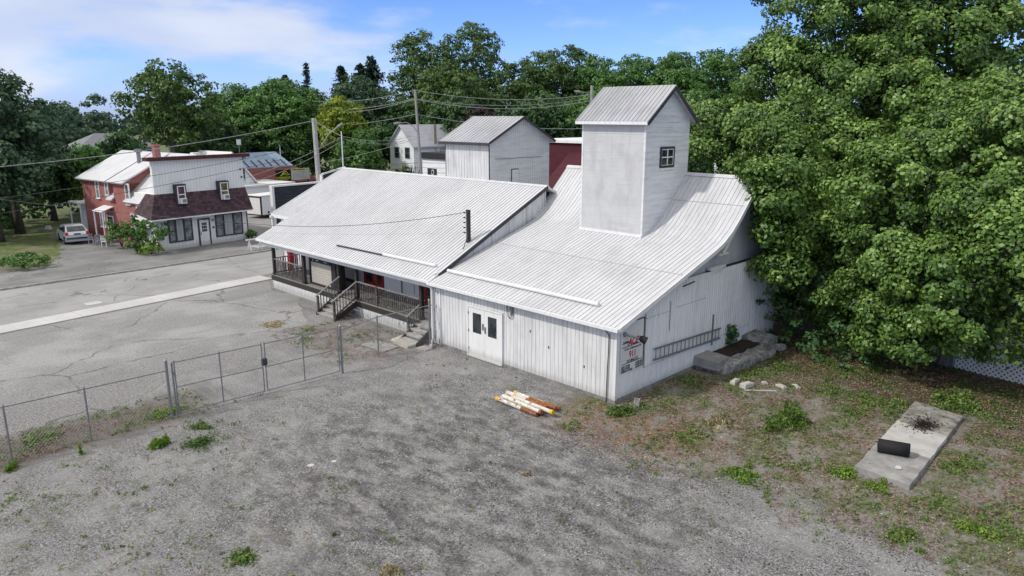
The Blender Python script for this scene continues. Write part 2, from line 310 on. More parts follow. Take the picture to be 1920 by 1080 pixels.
def asphalt(name, base, dark, light, crack=True, scale=.22, seed=0, grit=0):
    m, n, l = newmat(name); v = mapv(n, l, (1, 1, 1), (0, 0, 0), (seed, seed*2, 0))
    fine = nzn(n, l, v, 26, 5, .8); big = nzn(n, l, v, .28, 6, .65); st = nzn(n, l, mapv(n, l, (.25, 1.5, 1), (0, 0, R(-7))), .9, 6, .6)
    col = mixc(n, l, rng(n, l, fine, .34, .66), dark, base)
    col = mixc(n, l, rng(n, l, big, .42, .62, 0, .55), col, light)
    col = mixc(n, l, rng(n, l, st, .50, .68, 0, .35), col, dark)
    if grit:
        gg = nzn(n, l, v, 10, 4, .85); col = mixc(n, l, rng(n, l, gg, .54, .64, 0, .6), col, (.09, .088, .085)); col = mixc(n, l, rng(n, l, gg, .38, .46, .5, 0), col, (.46, .455, .445))
        sy = n.new('ShaderNodeSeparateXYZ'); l.new(mapv(n, l), sy.inputs[0])
        ed = mnode(n, l, 'ADD', sy.outputs[1], mnode(n, l, 'MULTIPLY', mnode(n, l, 'SUBTRACT', nzn(n, l, v, .5, 8, .75), .5), 14))
        gm = rng(n, l, ed, 28.5, 34.5, .9, .0)
        gcl = mixc(n, l, rng(n, l, nzn(n, l, v, 24, 6, .85), .43, .57), (.10, .096, .092), (.38, .37, .36))
        col = mixc(n, l, gm, col, mixc(n, l, rng(n, l, gg, .50, .6, 0, .75), gcl, (.08, .075, .07)))
    if crack:
        wv = n.new('ShaderNodeVectorMath'); wv.operation = 'ADD'; nn = n.new('ShaderNodeTexNoise'); nn.inputs['Scale'].default_value = .9; nn.inputs['Detail'].default_value = 5
        l.new(v, nn.inputs[0]); l.new(nn.outputs[1], wv.inputs[0]); l.new(v, wv.inputs[1])
        vo = n.new('ShaderNodeTexVoronoi'); vo.feature = 'DISTANCE_TO_EDGE'; vo.inputs['Scale'].default_value = scale; l.new(wv.outputs[0], vo.inputs[0])
        ck = mnode(n, l, 'MULTIPLY', rng(n, l, vo.outputs[0], .0, .012, 1, 0), rng(n, l, nzn(n, l, v, .5, 3), .42, .56))
        col = mixc(n, l, mnode(n, l, 'MULTIPLY', ck, .65), col, (.045, .045, .04))
        sp = rng(n, l, nzn(n, l, v, 1.7, 9, .78), .60, .66, 0, .55)
        col = mixc(n, l, sp, col, dark)
    finish(m, n, l, col, .92, 0, fine, .4, .02, spec=.25)
asphalt('road asphalt', (.36, .357, .35), (.22, .218, .214), (.41, .407, .40))
asphalt('lot asphalt', (.34, .335, .33), (.18, .177, .172), (.40, .395, .385), scale=.16, seed=5, grit=1)
asphalt('pavement far', (.25, .248, .245), (.13, .128, .125), (.31, .308, .30), scale=.3, seed=9)
asphalt('sidewalk concrete', (.58, .57, .55), (.42, .41, .40), (.64, .63, .61), crack=False)
def M(n): return MATS[n]

# ------------------------------------------------------------------ mesh helpers
class MB:
    def __init__(s): s.v = []; s.f = []; s.m = []
    def add(s, vs, fs, mi=0):
        b = len(s.v); s.v += [tuple(float(k) for k in p) for p in vs]; s.f += [tuple(b+i for i in f) for f in fs]; s.m += [mi]*len(fs)
    def box(s, a, b, mi=0, fr=None):
        x0, x1 = sorted((a[0], b[0])); y0, y1 = sorted((a[1], b[1])); z0, z1 = sorted((a[2], b[2]))
        vs = [(x0, y0, z0), (x1, y0, z0), (x1, y1, z0), (x0, y1, z0), (x0, y0, z1), (x1, y0, z1), (x1, y1, z1), (x0, y1, z1)]
        if fr: vs = [fr(*p) for p in vs]
        s.add(vs, [(0, 3, 2, 1), (4, 5, 6, 7), (0, 1, 5, 4), (1, 2, 6, 5), (2, 3, 7, 6), (3, 0, 4, 7)], mi)
    def quad(s, a, b, c, d, mi=0): s.add([a, b, c, d], [(0, 1, 2, 3)], mi)
    def slab(s, pts, off, mi=0):
        """polygon extruded by the vector off"""
        n = len(pts); q = [Vector(p)+Vector(off) for p in pts]
        s.add(list(pts)+[tuple(p) for p in q], [tuple(range(n-1, -1, -1)), tuple(range(n, 2*n))]+[(i, (i+1) % n, n+(i+1) % n, n+i) for i in range(n)], mi)
    def beam(s, a, b, w, h, mi=0, up=(0, 0, 1)):
        a = Vector(a); b = Vector(b); d = (b-a).normalized(); u = Vector(up)
        if abs(d.dot(u)) > .98: u = Vector((1, 0, 0))
        r = d.cross(u).normalized(); u = r.cross(d).normalized()
        vs = [p+r*(i*w/2)+u*(j*h/2) for p in (a, b) for i, j in ((-1, -1), (1, -1), (1, 1), (-1, 1))]
        s.add(vs, [(0, 1, 2, 3), (7, 6, 5, 4), (0, 4, 5, 1), (1, 5, 6, 2), (2, 6, 7, 3), (3, 7, 4, 0)], mi)
    def tube(s, pts, r, n=8, mi=0, cap=True):
        pts = [Vector(p) for p in pts]; k = len(pts)
        rs = r if isinstance(r, (list, tuple)) else [r]*k
        vs = []
        ref = Vector((0, 0, 1))
        for i, p in enumerate(pts):
            d = (pts[min(i+1, k-1)]-pts[max(i-1, 0)]).normalized()
            u = ref if abs(d.dot(ref)) < .95 else Vector((1, 0, 0))
            a = d.cross(u).normalized(); b = a.cross(d).normalized()
            vs += [p+(a*math.cos(t)+b*math.sin(t))*rs[i] for t in [2*PI*j/n for j in range(n)]]
        fs = [(i*n+j, i*n+(j+1) % n, (i+1)*n+(j+1) % n, (i+1)*n+j) for i in range(k-1) for j in range(n)]
        if cap: fs += [tuple(range(n-1, -1, -1)), tuple((k-1)*n+j for j in range(n))]
        s.add(vs, fs, mi)
    def build(s, name, mats, parent=None, smooth=False, label=None):
        me = bpy.data.meshes.new(name); me.from_pydata(s.v, [], s.f)
        for m in (mats if isinstance(mats, (list, tuple)) else [mats]): me.materials.append(M(m) if isinstance(m, str) else m)
        if any(s.m): me.polygons.foreach_set('material_index', s.m)
        if smooth: me.polygons.foreach_set('use_smooth', [True]*len(s.f))
        me.update(); o = bpy.data.objects.new(name, me); C.objects.link(o)
        if parent is not None: attach(o, parent)
        if label: o['label'] = label
        return o
def wloc(p):
    v = Vector(p.location)
    if p.parent is not None: v = v + wloc(p.parent) + p.matrix_parent_inverse.translation
    return v
def attach(o, parent):
    o.parent = parent; o.matrix_parent_inverse = Matrix.Translation(-wloc(parent))
def thing(name, label, cat, loc=(0, 0, 0), group=None):
    o = bpy.data.objects.new(name, None); C.objects.link(o); o.location = loc; o.empty_display_size = .3
    o['label'] = label; o['category'] = cat
    if group: o['group'] = group
    return o
def tag(o, label=None, cat=None, group=None, kind=None):
    if label: o['label'] = label
    if cat: o['category'] = cat
    if group: o['group'] = group
    if kind: o['kind'] = kind
    return o
def recenter(o, p):
    """put a one-mesh thing's origin at its base"""
    p = Vector(p); o.data.transform(Matrix.Translation(-p)); o.location = p; return o

def ribbed(mb, O, U, V, Nn, u0, u1, v0, v1, pitch, rh=.022, rw=.035, mi=0, mr=1, end=None):
    """sheet with raised seams: O + U*u + V*v ; v0, v1 functions of u"""
    O, U, V, Nn = map(Vector, (O, U, V, Nn))
    us = []; u = u0
    cuts = []
    while u < u1-1e-4:
        un = min(u+pitch, u1)
        seam = un-rw
        cuts.append((u, seam, 0)); 
        if un < u1-1e-4 or True: cuts.append((seam, un, 1))
        u = un
    for a, b, k in cuts:
        p = lambda uu, vv, h: O+U*uu+V*vv+Nn*h
        if not k: mb.quad(p(a, v0(a), 0), p(b, v0(b), 0), p(b, v1(b), 0), p(a, v1(a), 0), mi)
        else:
            c, d = a+rw*.3, b-rw*.3
            pr = [(a, 0), (c, rh), (d, rh), (b, 0)]
            for (ua, ha), (ub, hb) in zip(pr[:-1], pr[1:]):
                mb.quad(p(ua, v0(ua), ha), p(ub, v0(ub), hb), p(ub, v1(ub), hb), p(ua, v1(ua), ha), mr)
def boards(mb, O, U, Nn, u0, u1, bot, top, pitch, gw=.014, gd=.014, mi=0, mg=1):
    O, U, Nn = map(Vector, (O, U, Nn)); Z = Vector((0, 0, 1))
    p = lambda u, z, h: O+U*u+Z*z+Nn*h
    u = u0
    while u < u1-1e-4:
        un = min(u+pitch, u1); b = un-gw
        mb.quad(p(u, bot(u), 0), p(b, bot(b), 0), p(b, top(b), 0), p(u, top(u), 0), mi)
        mb.quad(p(b, bot(b), 0), p(b+gw/2, bot(b), -gd), p(b+gw/2, top(b), -gd), p(b, top(b), 0), mg)
        mb.quad(p(b+gw/2, bot(b), -gd), p(un, bot(un), 0), p(un, top(un), 0), p(b+gw/2, top(b), -gd), mg)
        u = un
def corr(mb, O, U, Nn, u0, u1, bot, top, pitch=.1, amp=.018, mi=0):
    """corrugated metal, a trapezoid wave"""
    O, U, Nn = map(Vector, (O, U, Nn)); Z = Vector((0, 0, 1)); p = lambda u, z, h: O+U*u+Z*z+Nn*h
    pr = []; u = u0
    while u < u1:
        pr += [(u, 0), (u+pitch*.35, 0), (u+pitch*.5, amp), (u+pitch*.85, amp)]; u += pitch
    pr = [q for q in pr if q[0] <= u1]+[(u1, 0)]
    for (a, ha), (b, hb) in zip(pr[:-1], pr[1:]): mb.quad(p(a, bot(a), ha), p(b, bot(b), hb), p(b, top(b), hb), p(a, top(a), ha), mi)
def claps(mb, O, U, Nn, z0, z1, uL, uR, pitch, lap=.014, mi=0, jit=0):
    O, U, Nn = map(Vector, (O, U, Nn)); Z = Vector((0, 0, 1)); p = lambda u, z, h: O+U*u+Z*z+Nn*h
    z = z0
    while z < z1-1e-4:
        zn = min(z+pitch*(1+random.uniform(-jit, jit)), z1)
        mb.quad(p(uL(z), z, lap), p(uR(z), z, lap), p(uR(zn), zn, 0), p(uL(zn), zn, 0), mi)
        mb.quad(p(uL(zn), zn, 0), p(uR(zn), zn, 0), p(uR(zn), zn, lap), p(uL(zn), zn, lap), mi)
        z = zn
def fr_local(o, ang):
    c, s = math.cos(ang), math.sin(ang)
    return lambda u, v, z: (o[0]+c*u-s*v, o[1]+s*u+c*v, o[2]+z if len(o) > 2 else z)
def window(parent, O, U, Nn, u0, u1, z0, z1, frame='trim white', pane='glass dark', fw=.07, cross=(1, 1), depth=.05, sill=False, name='window'):
    """window as a part: frame mesh, pane sub-part. O,U,N world"""
    O, U, Nn = map(Vector, (O, U, Nn)); Z = Vector((0, 0, 1)); p = lambda u, z, h: tuple(O+U*u+Z*z+Nn*h)
    def bx(mb, a, b, c, d, h0, h1):
        vs = [p(a, c, h0), p(b, c, h0), p(b, d, h0), p(a, d, h0), p(a, c, h1), p(b, c, h1), p(b, d, h1), p(a, d, h1)]
        mb.add(vs, [(0, 3, 2, 1), (4, 5, 6, 7), (0, 1, 5, 4), (1, 2, 6, 5), (2, 3, 7, 6), (3, 0, 4, 7)])
    m = MB(); bx(m, u0-fw, u1+fw, z0-fw, z0, -.02, depth); bx(m, u0-fw, u1+fw, z1, z1+fw, -.02, depth); bx(m, u0-fw, u0, z0, z1, -.02, depth); bx(m, u1, u1+fw, z0, z1, -.02, depth)
    cw = min(.04, fw*.6)
    for i in range(1, cross[0]): c = u0+(u1-u0)*i/cross[0]; bx(m, c-cw/2, c+cw/2, z0, z1, 0, depth*.7)
    for i in range(1, cross[1]): c = z0+(z1-z0)*i/cross[1]; bx(m, u0, u1, c-cw/2, c+cw/2, 0, depth*.66)
    if sill: bx(m, u0-fw-.04, u1+fw+.04, z0-fw-.05, z0-fw, -.02, depth+.06)
    w_ = m.build(name, frame, parent)
    m = MB(); bx(m, u0, u1, z0, z1, -.02, depth*.35); m.build('pane', pane, w_)
    return w_
def text(s, size, mat, O, U, Nn, parent, name='lettering', bold=0, align='CENTER', xs=1, shear=0):
    cu = bpy.data.curves.new('t', 'FONT'); cu.body = s; cu.size = size; cu.align_x = align; cu.offset = bold; cu.extrude = .002; cu.shear = shear
    o = bpy.data.objects.new('t', cu); C.objects.link(o)
    dg = bpy.context.evaluated_depsgraph_get(); dg.update(); me = bpy.data.meshes.new_from_object(o.evaluated_get(dg)); bpy.data.objects.remove(o)
    U = Vector(U).normalized(); Nn = Vector(Nn).normalized(); W = Nn.cross(U)
    mt = Matrix(((U.x*xs, W.x, Nn.x, O[0]), (U.y*xs, W.y, Nn.y, O[1]), (U.z*xs, W.z, Nn.z, O[2]), (0, 0, 0, 1)))
    me.transform(mt); me.materials.clear(); me.materials.append(M(mat)); x = bpy.data.objects.new(name, me); C.objects.link(x)
    attach(x, parent); return x

# ------------------------------------------------------------------ ground sheets
def relief(x, y):
    a = max(0, min(1, (24.2-y)/1.5))*max(0, min(1, (46-x)/6))*max(0, min(1, (x+6)/4))
    if a <= 0: return 0.
    # keep flat where things stand on it, rises a little to the door
    z = .045*mnoise.noise(Vector((x*.45, y*.45, 0)))+.022*mnoise.noise(Vector((x*1.7, y*1.7, 3)))+.012*mnoise.noise(Vector((x*4.5, y*4.5, 8)))
    return a*z
def axis(lo, hi, a, b, st):
    c = [lo, lo*.4, lo*.15]; c = [k for k in c if k < a-1]+list(np.arange(a, b, st))+[b]+[k for k in (hi*.12, hi*.3, hi) if k > b+1]
    return sorted(set(round(float(k), 3) for k in c))
xs = axis(-600, 900, -2, 40, .22); ys = axis(-600, 900, -2, 26, .22)
vs = [(x, y, relief(x, y)) for y in ys for x in xs]; nx = len(xs)
fs = [(j*nx+i, j*nx+i+1, (j+1)*nx+i+1, (j+1)*nx+i) for j in range(len(ys)-1) for i in range(nx-1)]
me = bpy.data.meshes.new('ground'); me.from_pydata(vs, [], fs); me.materials.append(M('yard ground')); me.polygons.foreach_set('use_smooth', [True]*len(fs))
g = bpy.data.objects.new('ground', me); C.objects.link(g); tag(g, 'grey gravel yard with weeds and dry patches', kind='structure')

def flat(name, pts, z, mat, label, th=0):
    mb = MB()
    if th: mb.slab([(x, y, z-th) for x, y in pts], (0, 0, th))
    else: mb.add([(x, y, z) for x, y in pts], [tuple(range(len(pts)))])
    return tag(mb.build(name, mat), label, kind='structure')
def wob(pts, step=.6, amp=.22, seed=0):
    out = []
    for i in range(len(pts)):
        a = Vector(pts[i]).to_2d() if len(pts[i]) > 2 else Vector(pts[i]); b = Vector(pts[(i+1) % len(pts)]); n = max(1, int((b-a).length/step))
        for k in range(n):
            p = a.lerp(b, k/n); q = Vector((p.x, p.y, seed)); out.append((p.x+amp*mnoise.noise(q*1.3), p.y+amp*mnoise.noise(q*1.3+Vector((9, 9, 9)))))
    return out
lot = [(-60, 34), (-60, 28)]+wob([(-20, 27.6), (2, 27.6), (6.2, 27.5), (8.6, 28.2), (10.5, 29.2), (12.5, 28.6), (14.4, 27.4)], .5, .35)[:-20]+[(16.2, 29.6), (18, 31), (19.0, 33.6), (20.5, 37), (20.6, 41.2), (22, 43), (6.5, 41.2), (-60, 32.6)]
lot = [(-60, 33), (-60, 27.7)]
seg = [(-20, 27.6), (2, 27.6), (6.2, 27.5), (8.6, 28.2), (10.5, 29.4), (12.5, 29.0), (14.2, 29.8), (16, 31.5), (18, 32.5), (18.9, 34.6), (20.2, 37.4), (20.4, 41.2), (21.4, 43.2)]
for i in range(len(seg)-1):
    a, b = Vector(seg[i]), Vector(seg[i+1]); n = max(1, int((b-a).length/.5))
    for k in range(n):
        p = a.lerp(b, k/n); lot.append((p.x+.3*mnoise.noise(Vector((p.x*.9, p.y*.9, 1))), p.y+.45*mnoise.noise(Vector((p.x*.9, p.y*.9, 5)))))
lot += [(21.4, 43.3), (6.5, 41.3)]
flat('parking_lot', lot, .004, 'lot asphalt', 'worn pale asphalt lot between the fence and the sidewalk')
a7 = R(7.45)
def rd(u, v): return (6.53+math.cos(a7)*u-math.sin(a7)*v, 41.40+math.sin(a7)*u+math.cos(a7)*v)
mb = MB(); u = -60
while u < 15.4:
    un = min(u+1.52, 15.4); a, b, c, d = rd(u, 0), rd(un-.02, 0), rd(un-.02, 1.5), rd(u, 1.5)
    mb.slab([(*a, .002), (*b, .002), (*c, .002), (*d, .002)], (0, 0, .055+random.uniform(-.006, .006))); u = un
tag(mb.build('sidewalk', 'sidewalk concrete'), 'pale concrete sidewalk strip in jointed slabs', kind='structure')
flat('road', [rd(-80, 1.55), rd(120, 1.55), rd(120, 9.8), (25.86, 52.9), (8.5, 52.2), (-80, 49)], .008, 'road asphalt', 'cracked grey asphalt street')
# far kerb and far pavement
kp = [(-80, 48.9), (8.5, 52.2), (17, 52.45), (25.86, 52.95), rd(40, 10.0), rd(120, 10.0)]
mb = MB()
for i in range(len(kp)-1): mb.beam((*kp[i], .05), (*kp[i+1], .05), .2, .13)
tag(mb.build('kerb', 'kerb'), 'low concrete kerb on the far side of the street', kind='structure')
fp = [(p[0], p[1]+.1) for p in kp]+[(120, 78), (60, 66), (37.5, 61.5), (30, 60.2), (20.3, 58.6)]
edge = [(20.3, 58.6), (19.6, 62.5), (19.6, 66), (20.2, 69.6), (17.6, 71), (15.8, 68.5), (15.2, 65), (13.9, 61.6), (12.4, 57.6), (10.6, 55.2), (-20, 53)]
wedge = []
for i in range(len(edge)-1):
    a_, b_ = Vector(edge[i]), Vector(edge[i+1]); n_ = max(1, int((b_-a_).length/.3))
    for k in range(n_): p = a_.lerp(b_, k/n_); wedge.append((p.x+.7*mnoise.noise(Vector((p.x*1.1, p.y*1.1, 2)))*(i > 2), p.y+.5*mnoise.noise(Vector((p.x*1.1, p.y*1.1, 6)))*(i > 2)))
flat('pavement', fp+wedge+[(-80, 50)], .012, 'pavement far', 'patched asphalt pavement and driveway before the brick house')
flat('driveway', [rd(24, 10.1), rd(36, 10.1), rd(37, 40), rd(25.5, 40)], .018, 'lot asphalt', 'asphalt driveway beside the brick house')
flat('path', [rd(21.5, 10.8), rd(26.5, 10.8), rd(26.5, 12.3), rd(21.5, 12.3)], .03, 'sidewalk concrete', 'pale concrete pad in the far pavement')
mb = MB(); mb.box((11.2, 44.4, .008), (12.0, 45.1, .03)); tag(recenter(mb.build('manhole_cover', 'sidewalk concrete'), (11.6, 44.7, .01)), 'small square pale cover set in the street near the sidewalk', 'cover')
# ------------------------------------------------------------------ STORE BUILDING (porch side)
X0, X1, RG = 20.15, 28.0, 6.8           # eave x, ridge x, ridge z
sl1 = (RG-3.05)/(X1-X0)
def rz(x): return 3.05+sl1*(x-X0) if x <= X1 else RG-sl1*(x-X1)
store = thing('store_building', 'long white metal roofed store with a railed front porch and red doors', 'building', (22.9, 33, 0))
YR, YL, YP = 25.2, 44.2, 41.85
mb = MB(); L = math.hypot(1, sl1); V = Vector((1, 0, sl1))/L; Nn = Vector((-sl1, 0, 1))/L
ve = (X1-X0)*L
ribbed(mb, (X0, YR, 3.05), (0, 1, 0), V, Nn, 0, YL-YR, lambda u: 0 if u < YP-YR else (22.42-X0)*L, lambda u: ve, .235, .026, .036)
# body of the roof under the sheet
for y0, y1, xa in ((YR, YP, X0), (YP, YL, 22.42)):
    p = lambda x, z: (x, y0, z)
    mb.slab([p(xa, rz(xa)-.13), p(X1, RG-.13), p(X1, RG-.006), p(xa, rz(xa)-.006)], (0, y1-y0-.002, 0), 0)
ribbed(mb, (X1, YR, RG), (0, 1, 0), Vector((1, 0, -sl1))/L, Vector((sl1, 0, 1))/L, 0, YL-YR, lambda u: 0, lambda u: 6.6*L, .235, .024, .036)
mb.slab([(X1, YR, RG-.13), (X1+6.6, YR, rz(X1+6.6)-.13), (X1+6.6, YR, rz(X1+6.6)-.006), (X1, YR, RG-.006)], (0, YL-YR-.002, 0), 0)
roof = mb.build('roof', ['roof white metal', 'rib seam white'], store)
mb = MB(); mb.slab([(X1-.16, YR-.02, RG-.06), (X1, YR-.02, RG+.035), (X1+.16, YR-.02, RG-.06)], (0, YL-YR+.04, 0)); mb.build('ridge_cap', 'roof white metal', roof)
mb = MB(); mb.box((20.05, YR, 2.93), (20.15, YP, 3.035)); mb.box((20.151, YR+.1, 2.90), (20.2, YP, 2.96))
mb.build('gutter', 'trim white', store)
mb = MB()  # rakes
for (xa, xb) in ((22.42, X1),): mb.beam((xa, YL+.02, rz(xa)-.07), (xb, YL+.02, rz(xb)-.07), .05, .2)
mb.beam((X0, YP+.02, rz(X0)-.07), (22.42, YP+.02, rz(22.42)-.07), .05, .18); mb.box((22.36, YP, rz(22.4)-.2), (22.42, YL, rz(22.4)-.01))
mb.build('fascia', 'trim white', store)
mb = MB(); mb.beam((X0+.5, YR-.02, rz(X0+.5)-.08), (X1, YR-.02, rz(X1)-.08), .05, .17); mb.build('fascia', 'dark grey trim', store, label='dark weathered rake board')
# walls
BX = 22.9
mb = MB(); mb.box((BX, 25.32, 0), (BX+.15, 44.0, 2.55)); mb.slab([(BX, 25.32, 2.55), (BX+.15, 25.32, 2.55), (BX+.15, 25.32, rz(BX)-.15), (BX, 25.32, rz(BX)-.15)], (0, 18.68, 0)); mb.build('wall', 'porch wall paint', store)
def gable(y, name, mat, xa=BX, xb=34.0):
    m = MB(); m.slab([(xa, y, 0), (xb, y, 0), (xb, y, rz(xb)-.14), (X1, y, RG-.14), (xa, y, rz(xa)-.14)], (0, .12, 0)); return m.build(name, mat, store)
gable(43.9, 'end_wall', 'siding white')
mb = MB(); boards(mb, (20.5, 25.28, 0), (1, 0, 0), (0, -1, 0), 0, 7.4, lambda u: 2.9, lambda u: rz(20.5+u)-.1, 1.2, .02, .01)
mb.box((20.5, 25.30, 2.4), (28, 25.34, 3.3)); mb.slab([(20.5, 25.3, 3.3), (28, 25.3, 3.3), (28, 25.3, RG-.15), (21.2, 25.3, 3.45)], (0, .1, 0))
mb.build('gable_wall', ['shed board', 'dark grey trim'], store)
mb = MB(); mb.box((33.9, 25.3, 0), (34, 44, rz(34)-.15)); mb.build('back_wall', 'siding white', store)
mb = MB(); mb.box((22.3, 43.95, 0), (22.4, 44.05, 4.0)); mb.box((22.2, 43.9, 3.9), (22.5, 44.06, 4.05)); mb.build('downspout', 'trim white', store)
# porch deck and skirt
PX = 20.65; DZ = .84
mb = MB(); mb.box((PX+.08, 26.65, .6), (BX, 41.2, DZ-.035))
x = PX-.04
while x < BX-.03: mb.box((x, 26.62, DZ-.034), (min(x+.135, BX-.01), 41.25, DZ)); x += .145
mb.build('porch_deck', 'deck grey', store)
mb = MB(); mb.box((PX-.03, 26.6, DZ-.33), (PX+.02, 41.27, DZ-.036)); mb.box((PX+.02, 41.2, DZ-.33), (BX, 41.27, DZ-.036)); mb.build('rim_board', 'deck dark', store)
mb = MB(); boards(mb, (PX, 33.8, 0), (0, 1, 0), (-1, 0, 0), 0, 7.4, lambda u: -.02, lambda u: DZ-.33, .16); boards(mb, (PX, 41.2, 0), (1, 0, 0), (0, 1, 0), 0, 2.2, lambda u: -.02, lambda u: DZ-.33, .16)
mb.build('skirt', ['board white', 'dark trim'], store)
mb = MB(); boards(mb, (PX, 26.65, 0), (0, 1, 0), (-1, 0, 0), 0, 7.15, lambda u: -.02, lambda u: DZ-.33, .16)
mb.build('skirt', ['board white peeling', 'dark trim'], store, label='peeling skirt boards under the right half of the porch')
mb = MB(); mb.box((20.42, 25.4, 2.62), (20.52, 41.5, 2.9)); mb.box((20.53, 25.4, 2.86), (BX-.01, 41.5, 2.9)); mb.build('porch_beam', 'trim white', store)
for y in (41.0, 37.45, 33.75, 32.05, 26.6):
    m = MB(); wd = .17 if y != 37.45 else .24
    m.box((PX, y-wd/2, DZ), (PX+.16, y+wd/2, 2.86)); m.box((PX-.02, y-wd/2-.02, DZ), (PX+.18, y+wd/2+.02, DZ+.16)); m.build('post', 'deck dark', store)
def rail(a, b, h0=DZ+.1, h1=DZ+1.08, pitch=.155, name='railing'):
    m = MB(); a = Vector(a); b = Vector(b)
    ln = (b-a).length; n = int(ln/pitch)
    m.beam(a+Vector((0, 0, h1-a.z)) if False else (a.x, a.y, a.z+1.0), (b.x, b.y, b.z+1.0), .09, .045, 1)
    m.beam((a.x, a.y, a.z+.1), (b.x, b.y, b.z+.1), .04, .08, 0)
    for i in range(1, n):
        p = a.lerp(b, i/n); m.beam((p.x, p.y, p.z+.06), (p.x, p.y, p.z+.98), .038, .038, 0)
    return m.build(name, ['rail worn', 'deck grey'], store)
rail((PX+.06, 40.9, DZ), (PX+.06, 37.58, DZ)); rail((PX+.1, 41.15, DZ), (BX-.05, 41.15, DZ))
rail((PX+.06, 31.96, DZ), (PX+.06, 26.7, DZ))
m = MB(); m.box((PX, 30.15, DZ), (PX+.11, 30.27, DZ+1.05)); m.build('post', 'rail worn', store)
# stairs 1
def stair(y0, y1, xf, n, name='stairs'):
    m = MB(); run = (PX-.04-xf)/n
    for i in range(n):
        z = DZ*(i+1)/(n+.6); x = xf+run*i
        m.box((x-.03, y0+.06, z-.045), (x+run*.97, y1-.06, z), 0); m.box((x+.02, y0+.08, z-.14), (x+.04, y1-.08, z-.046), 0)
    for y in (y0, y1-.05): m.slab([(xf-.05, y, 0), (xf-.05, y, .15), (PX-.05, y, DZ-.02), (PX-.05, y, DZ-.3), (xf+.3, y, 0)], (0, .05, 0), 1)
    return m.build(name, ['tread worn', 'deck dark'], store)
stair(31.95, 33.72, 19.25, 5)
def stair_rail(y, xf, zt, xe, ze):
    m = MB(); m.box((xf-.06, y-.05, 0), (xf+.05, y+.05, zt), 0)
    m.beam((xf-.12, y, zt+.01), (xe, y, ze), .1, .045, 1); m.beam((xf, y, .22), (xe, y, ze-.78), .04, .08, 0)
    for i in range(1, 8):
        t = i/8; x = xf+(xe-xf)*t; m.beam((x, y, .22+(ze-1.0)*t), (x, y, zt+(ze-zt)*t), .036, .036, 0)
    return m.build('railing', ['rail worn', 'deck grey'], store)
stair_rail(33.62, 19.3, 1.02, PX+.02, DZ+1.02); stair_rail(31.95, 19.24, 1.02, PX+.02, DZ+1.02)
stair(25.5, 26.75, 19.55, 4); 
m = MB(); m.box((PX-.04, 25.36, .3), (BX-.02, 26.62, DZ)); m.build('porch_landing', 'concrete', store)
m = MB(); m.box((19.05, 25.55, .0), (19.75, 26.7, .13)); m.box((19.0, 25.6, 0), (19.1, 26.5, .06)); m.build('step_pad', 'stone beige', store)
m = MB(); y = 26.72; xf = 20.0; m.box((xf-.06, y-.05, 0), (xf+.05, y+.05, 1.1)); m.beam((xf-.1, y, 1.1), (PX+.35, y, 1.72), .09, .045, 1)
m.beam((xf, y, .3), (PX+.3, y, .92), .04, .07)
for i in range(1, 6): t = i/6; m.beam((xf+.95*t, y, .3+.6*t), (xf+.95*t, y, 1.1+.58*t), .034, .034)
m.build('railing', ['rail worn', 'deck grey'], store)
# doors and things on the porch wall
def door(parent, O, U, Nn, w, h, mats, panes, name='door', frame=None, fw=.09, handle=None):
    O, U, Nn = map(Vector, (O, U, Nn)); Z = Vector((0, 0, 1)); p = lambda u, z, hh: O+U*u+Z*z+Nn*hh
    def bx(m, a, b, c, d, h0, h1, mi=0):
        m.add([p(a, c, h0), p(b, c, h0), p(b, d, h0), p(a, d, h0), p(a, c, h1), p(b, c, h1), p(b, d, h1), p(a, d, h1)], [(0, 3, 2, 1), (4, 5, 6, 7), (0, 1, 5, 4), (1, 2, 6, 5), (2, 3, 7, 6), (3, 0, 4, 7)], mi)
    m = MB(); bx(m, 0, w, 0, h, 0, .035); d = m.build(name, mats[0], parent)
    if frame: m = MB(); bx(m, -fw, 0, 0, h+fw, 0, .06); bx(m, w, w+fw, 0, h+fw, 0, .06); bx(m, 0, w, h, h+fw, 0, .06); m.build('door_frame', frame, d)
    for (a, b, c, e) in panes: m = MB(); bx(m, a, b, c, e, .036, .046); m.build('pane', mats[1], d)
    if handle: m = MB(); a, z = handle; bx(m, a-.02, a+.02, z-.14, z+.14, .036, .09); m.build('handle', 'galv steel', d)
    return d
# wall faces -X : U=(0,-1,0) so that u runs left to right
d = door(store, (BX-.01, 34.45, DZ), (0, -1, 0), (-1, 0, 0), .78, 1.98, ('red paint', 'glass dark'), [(.1, .68, .35, 1.85)], frame='red paint', fw=.12, handle=(.7, 1))
door(store, (BX-.01, 33.62, DZ), (0, -1, 0), (-1, 0, 0), .86, 1.98, ('red paint', 'glass dark'), [(.42, .78, .35, 1.85)], frame='red paint', fw=.08)
m = MB(); m.box((BX-.08, 33.28, DZ+.3), (BX-.056, 33.56, DZ+1.9)); m.build('window_poster', 'orange film', d)
for (y, z, w_, h_, mt) in ((32.2, 2.25, .22, .30, 'sign white'), (31.9, 2.22, .18, .26, 'sign white'), (31.92, 1.85, .16, .2, 'litter pale'), (31.45, 2.12, .34, .46, 'dark grey trim')):
    m = MB(); m.box((BX-.03, y-w_/2, z-h_/2), (BX-.004, y+w_/2, z+h_/2)); nb = m.build('notice', mt, store)
    if mt == 'dark grey trim': m = MB(); m.box((BX-.04, y-.1, z-.14), (BX-.031, y+.1, z+.14)); m.build('picture', 'glass maroon', nb)
m = MB(); m.box((BX-.05, 31.0, DZ), (BX-.003, 31.08, 2.9)); m.box((BX-.02, 29.95, DZ+.3), (BX-.003, 29.98, 2.7)); m.build('wall_batten', 'galv steel', store)
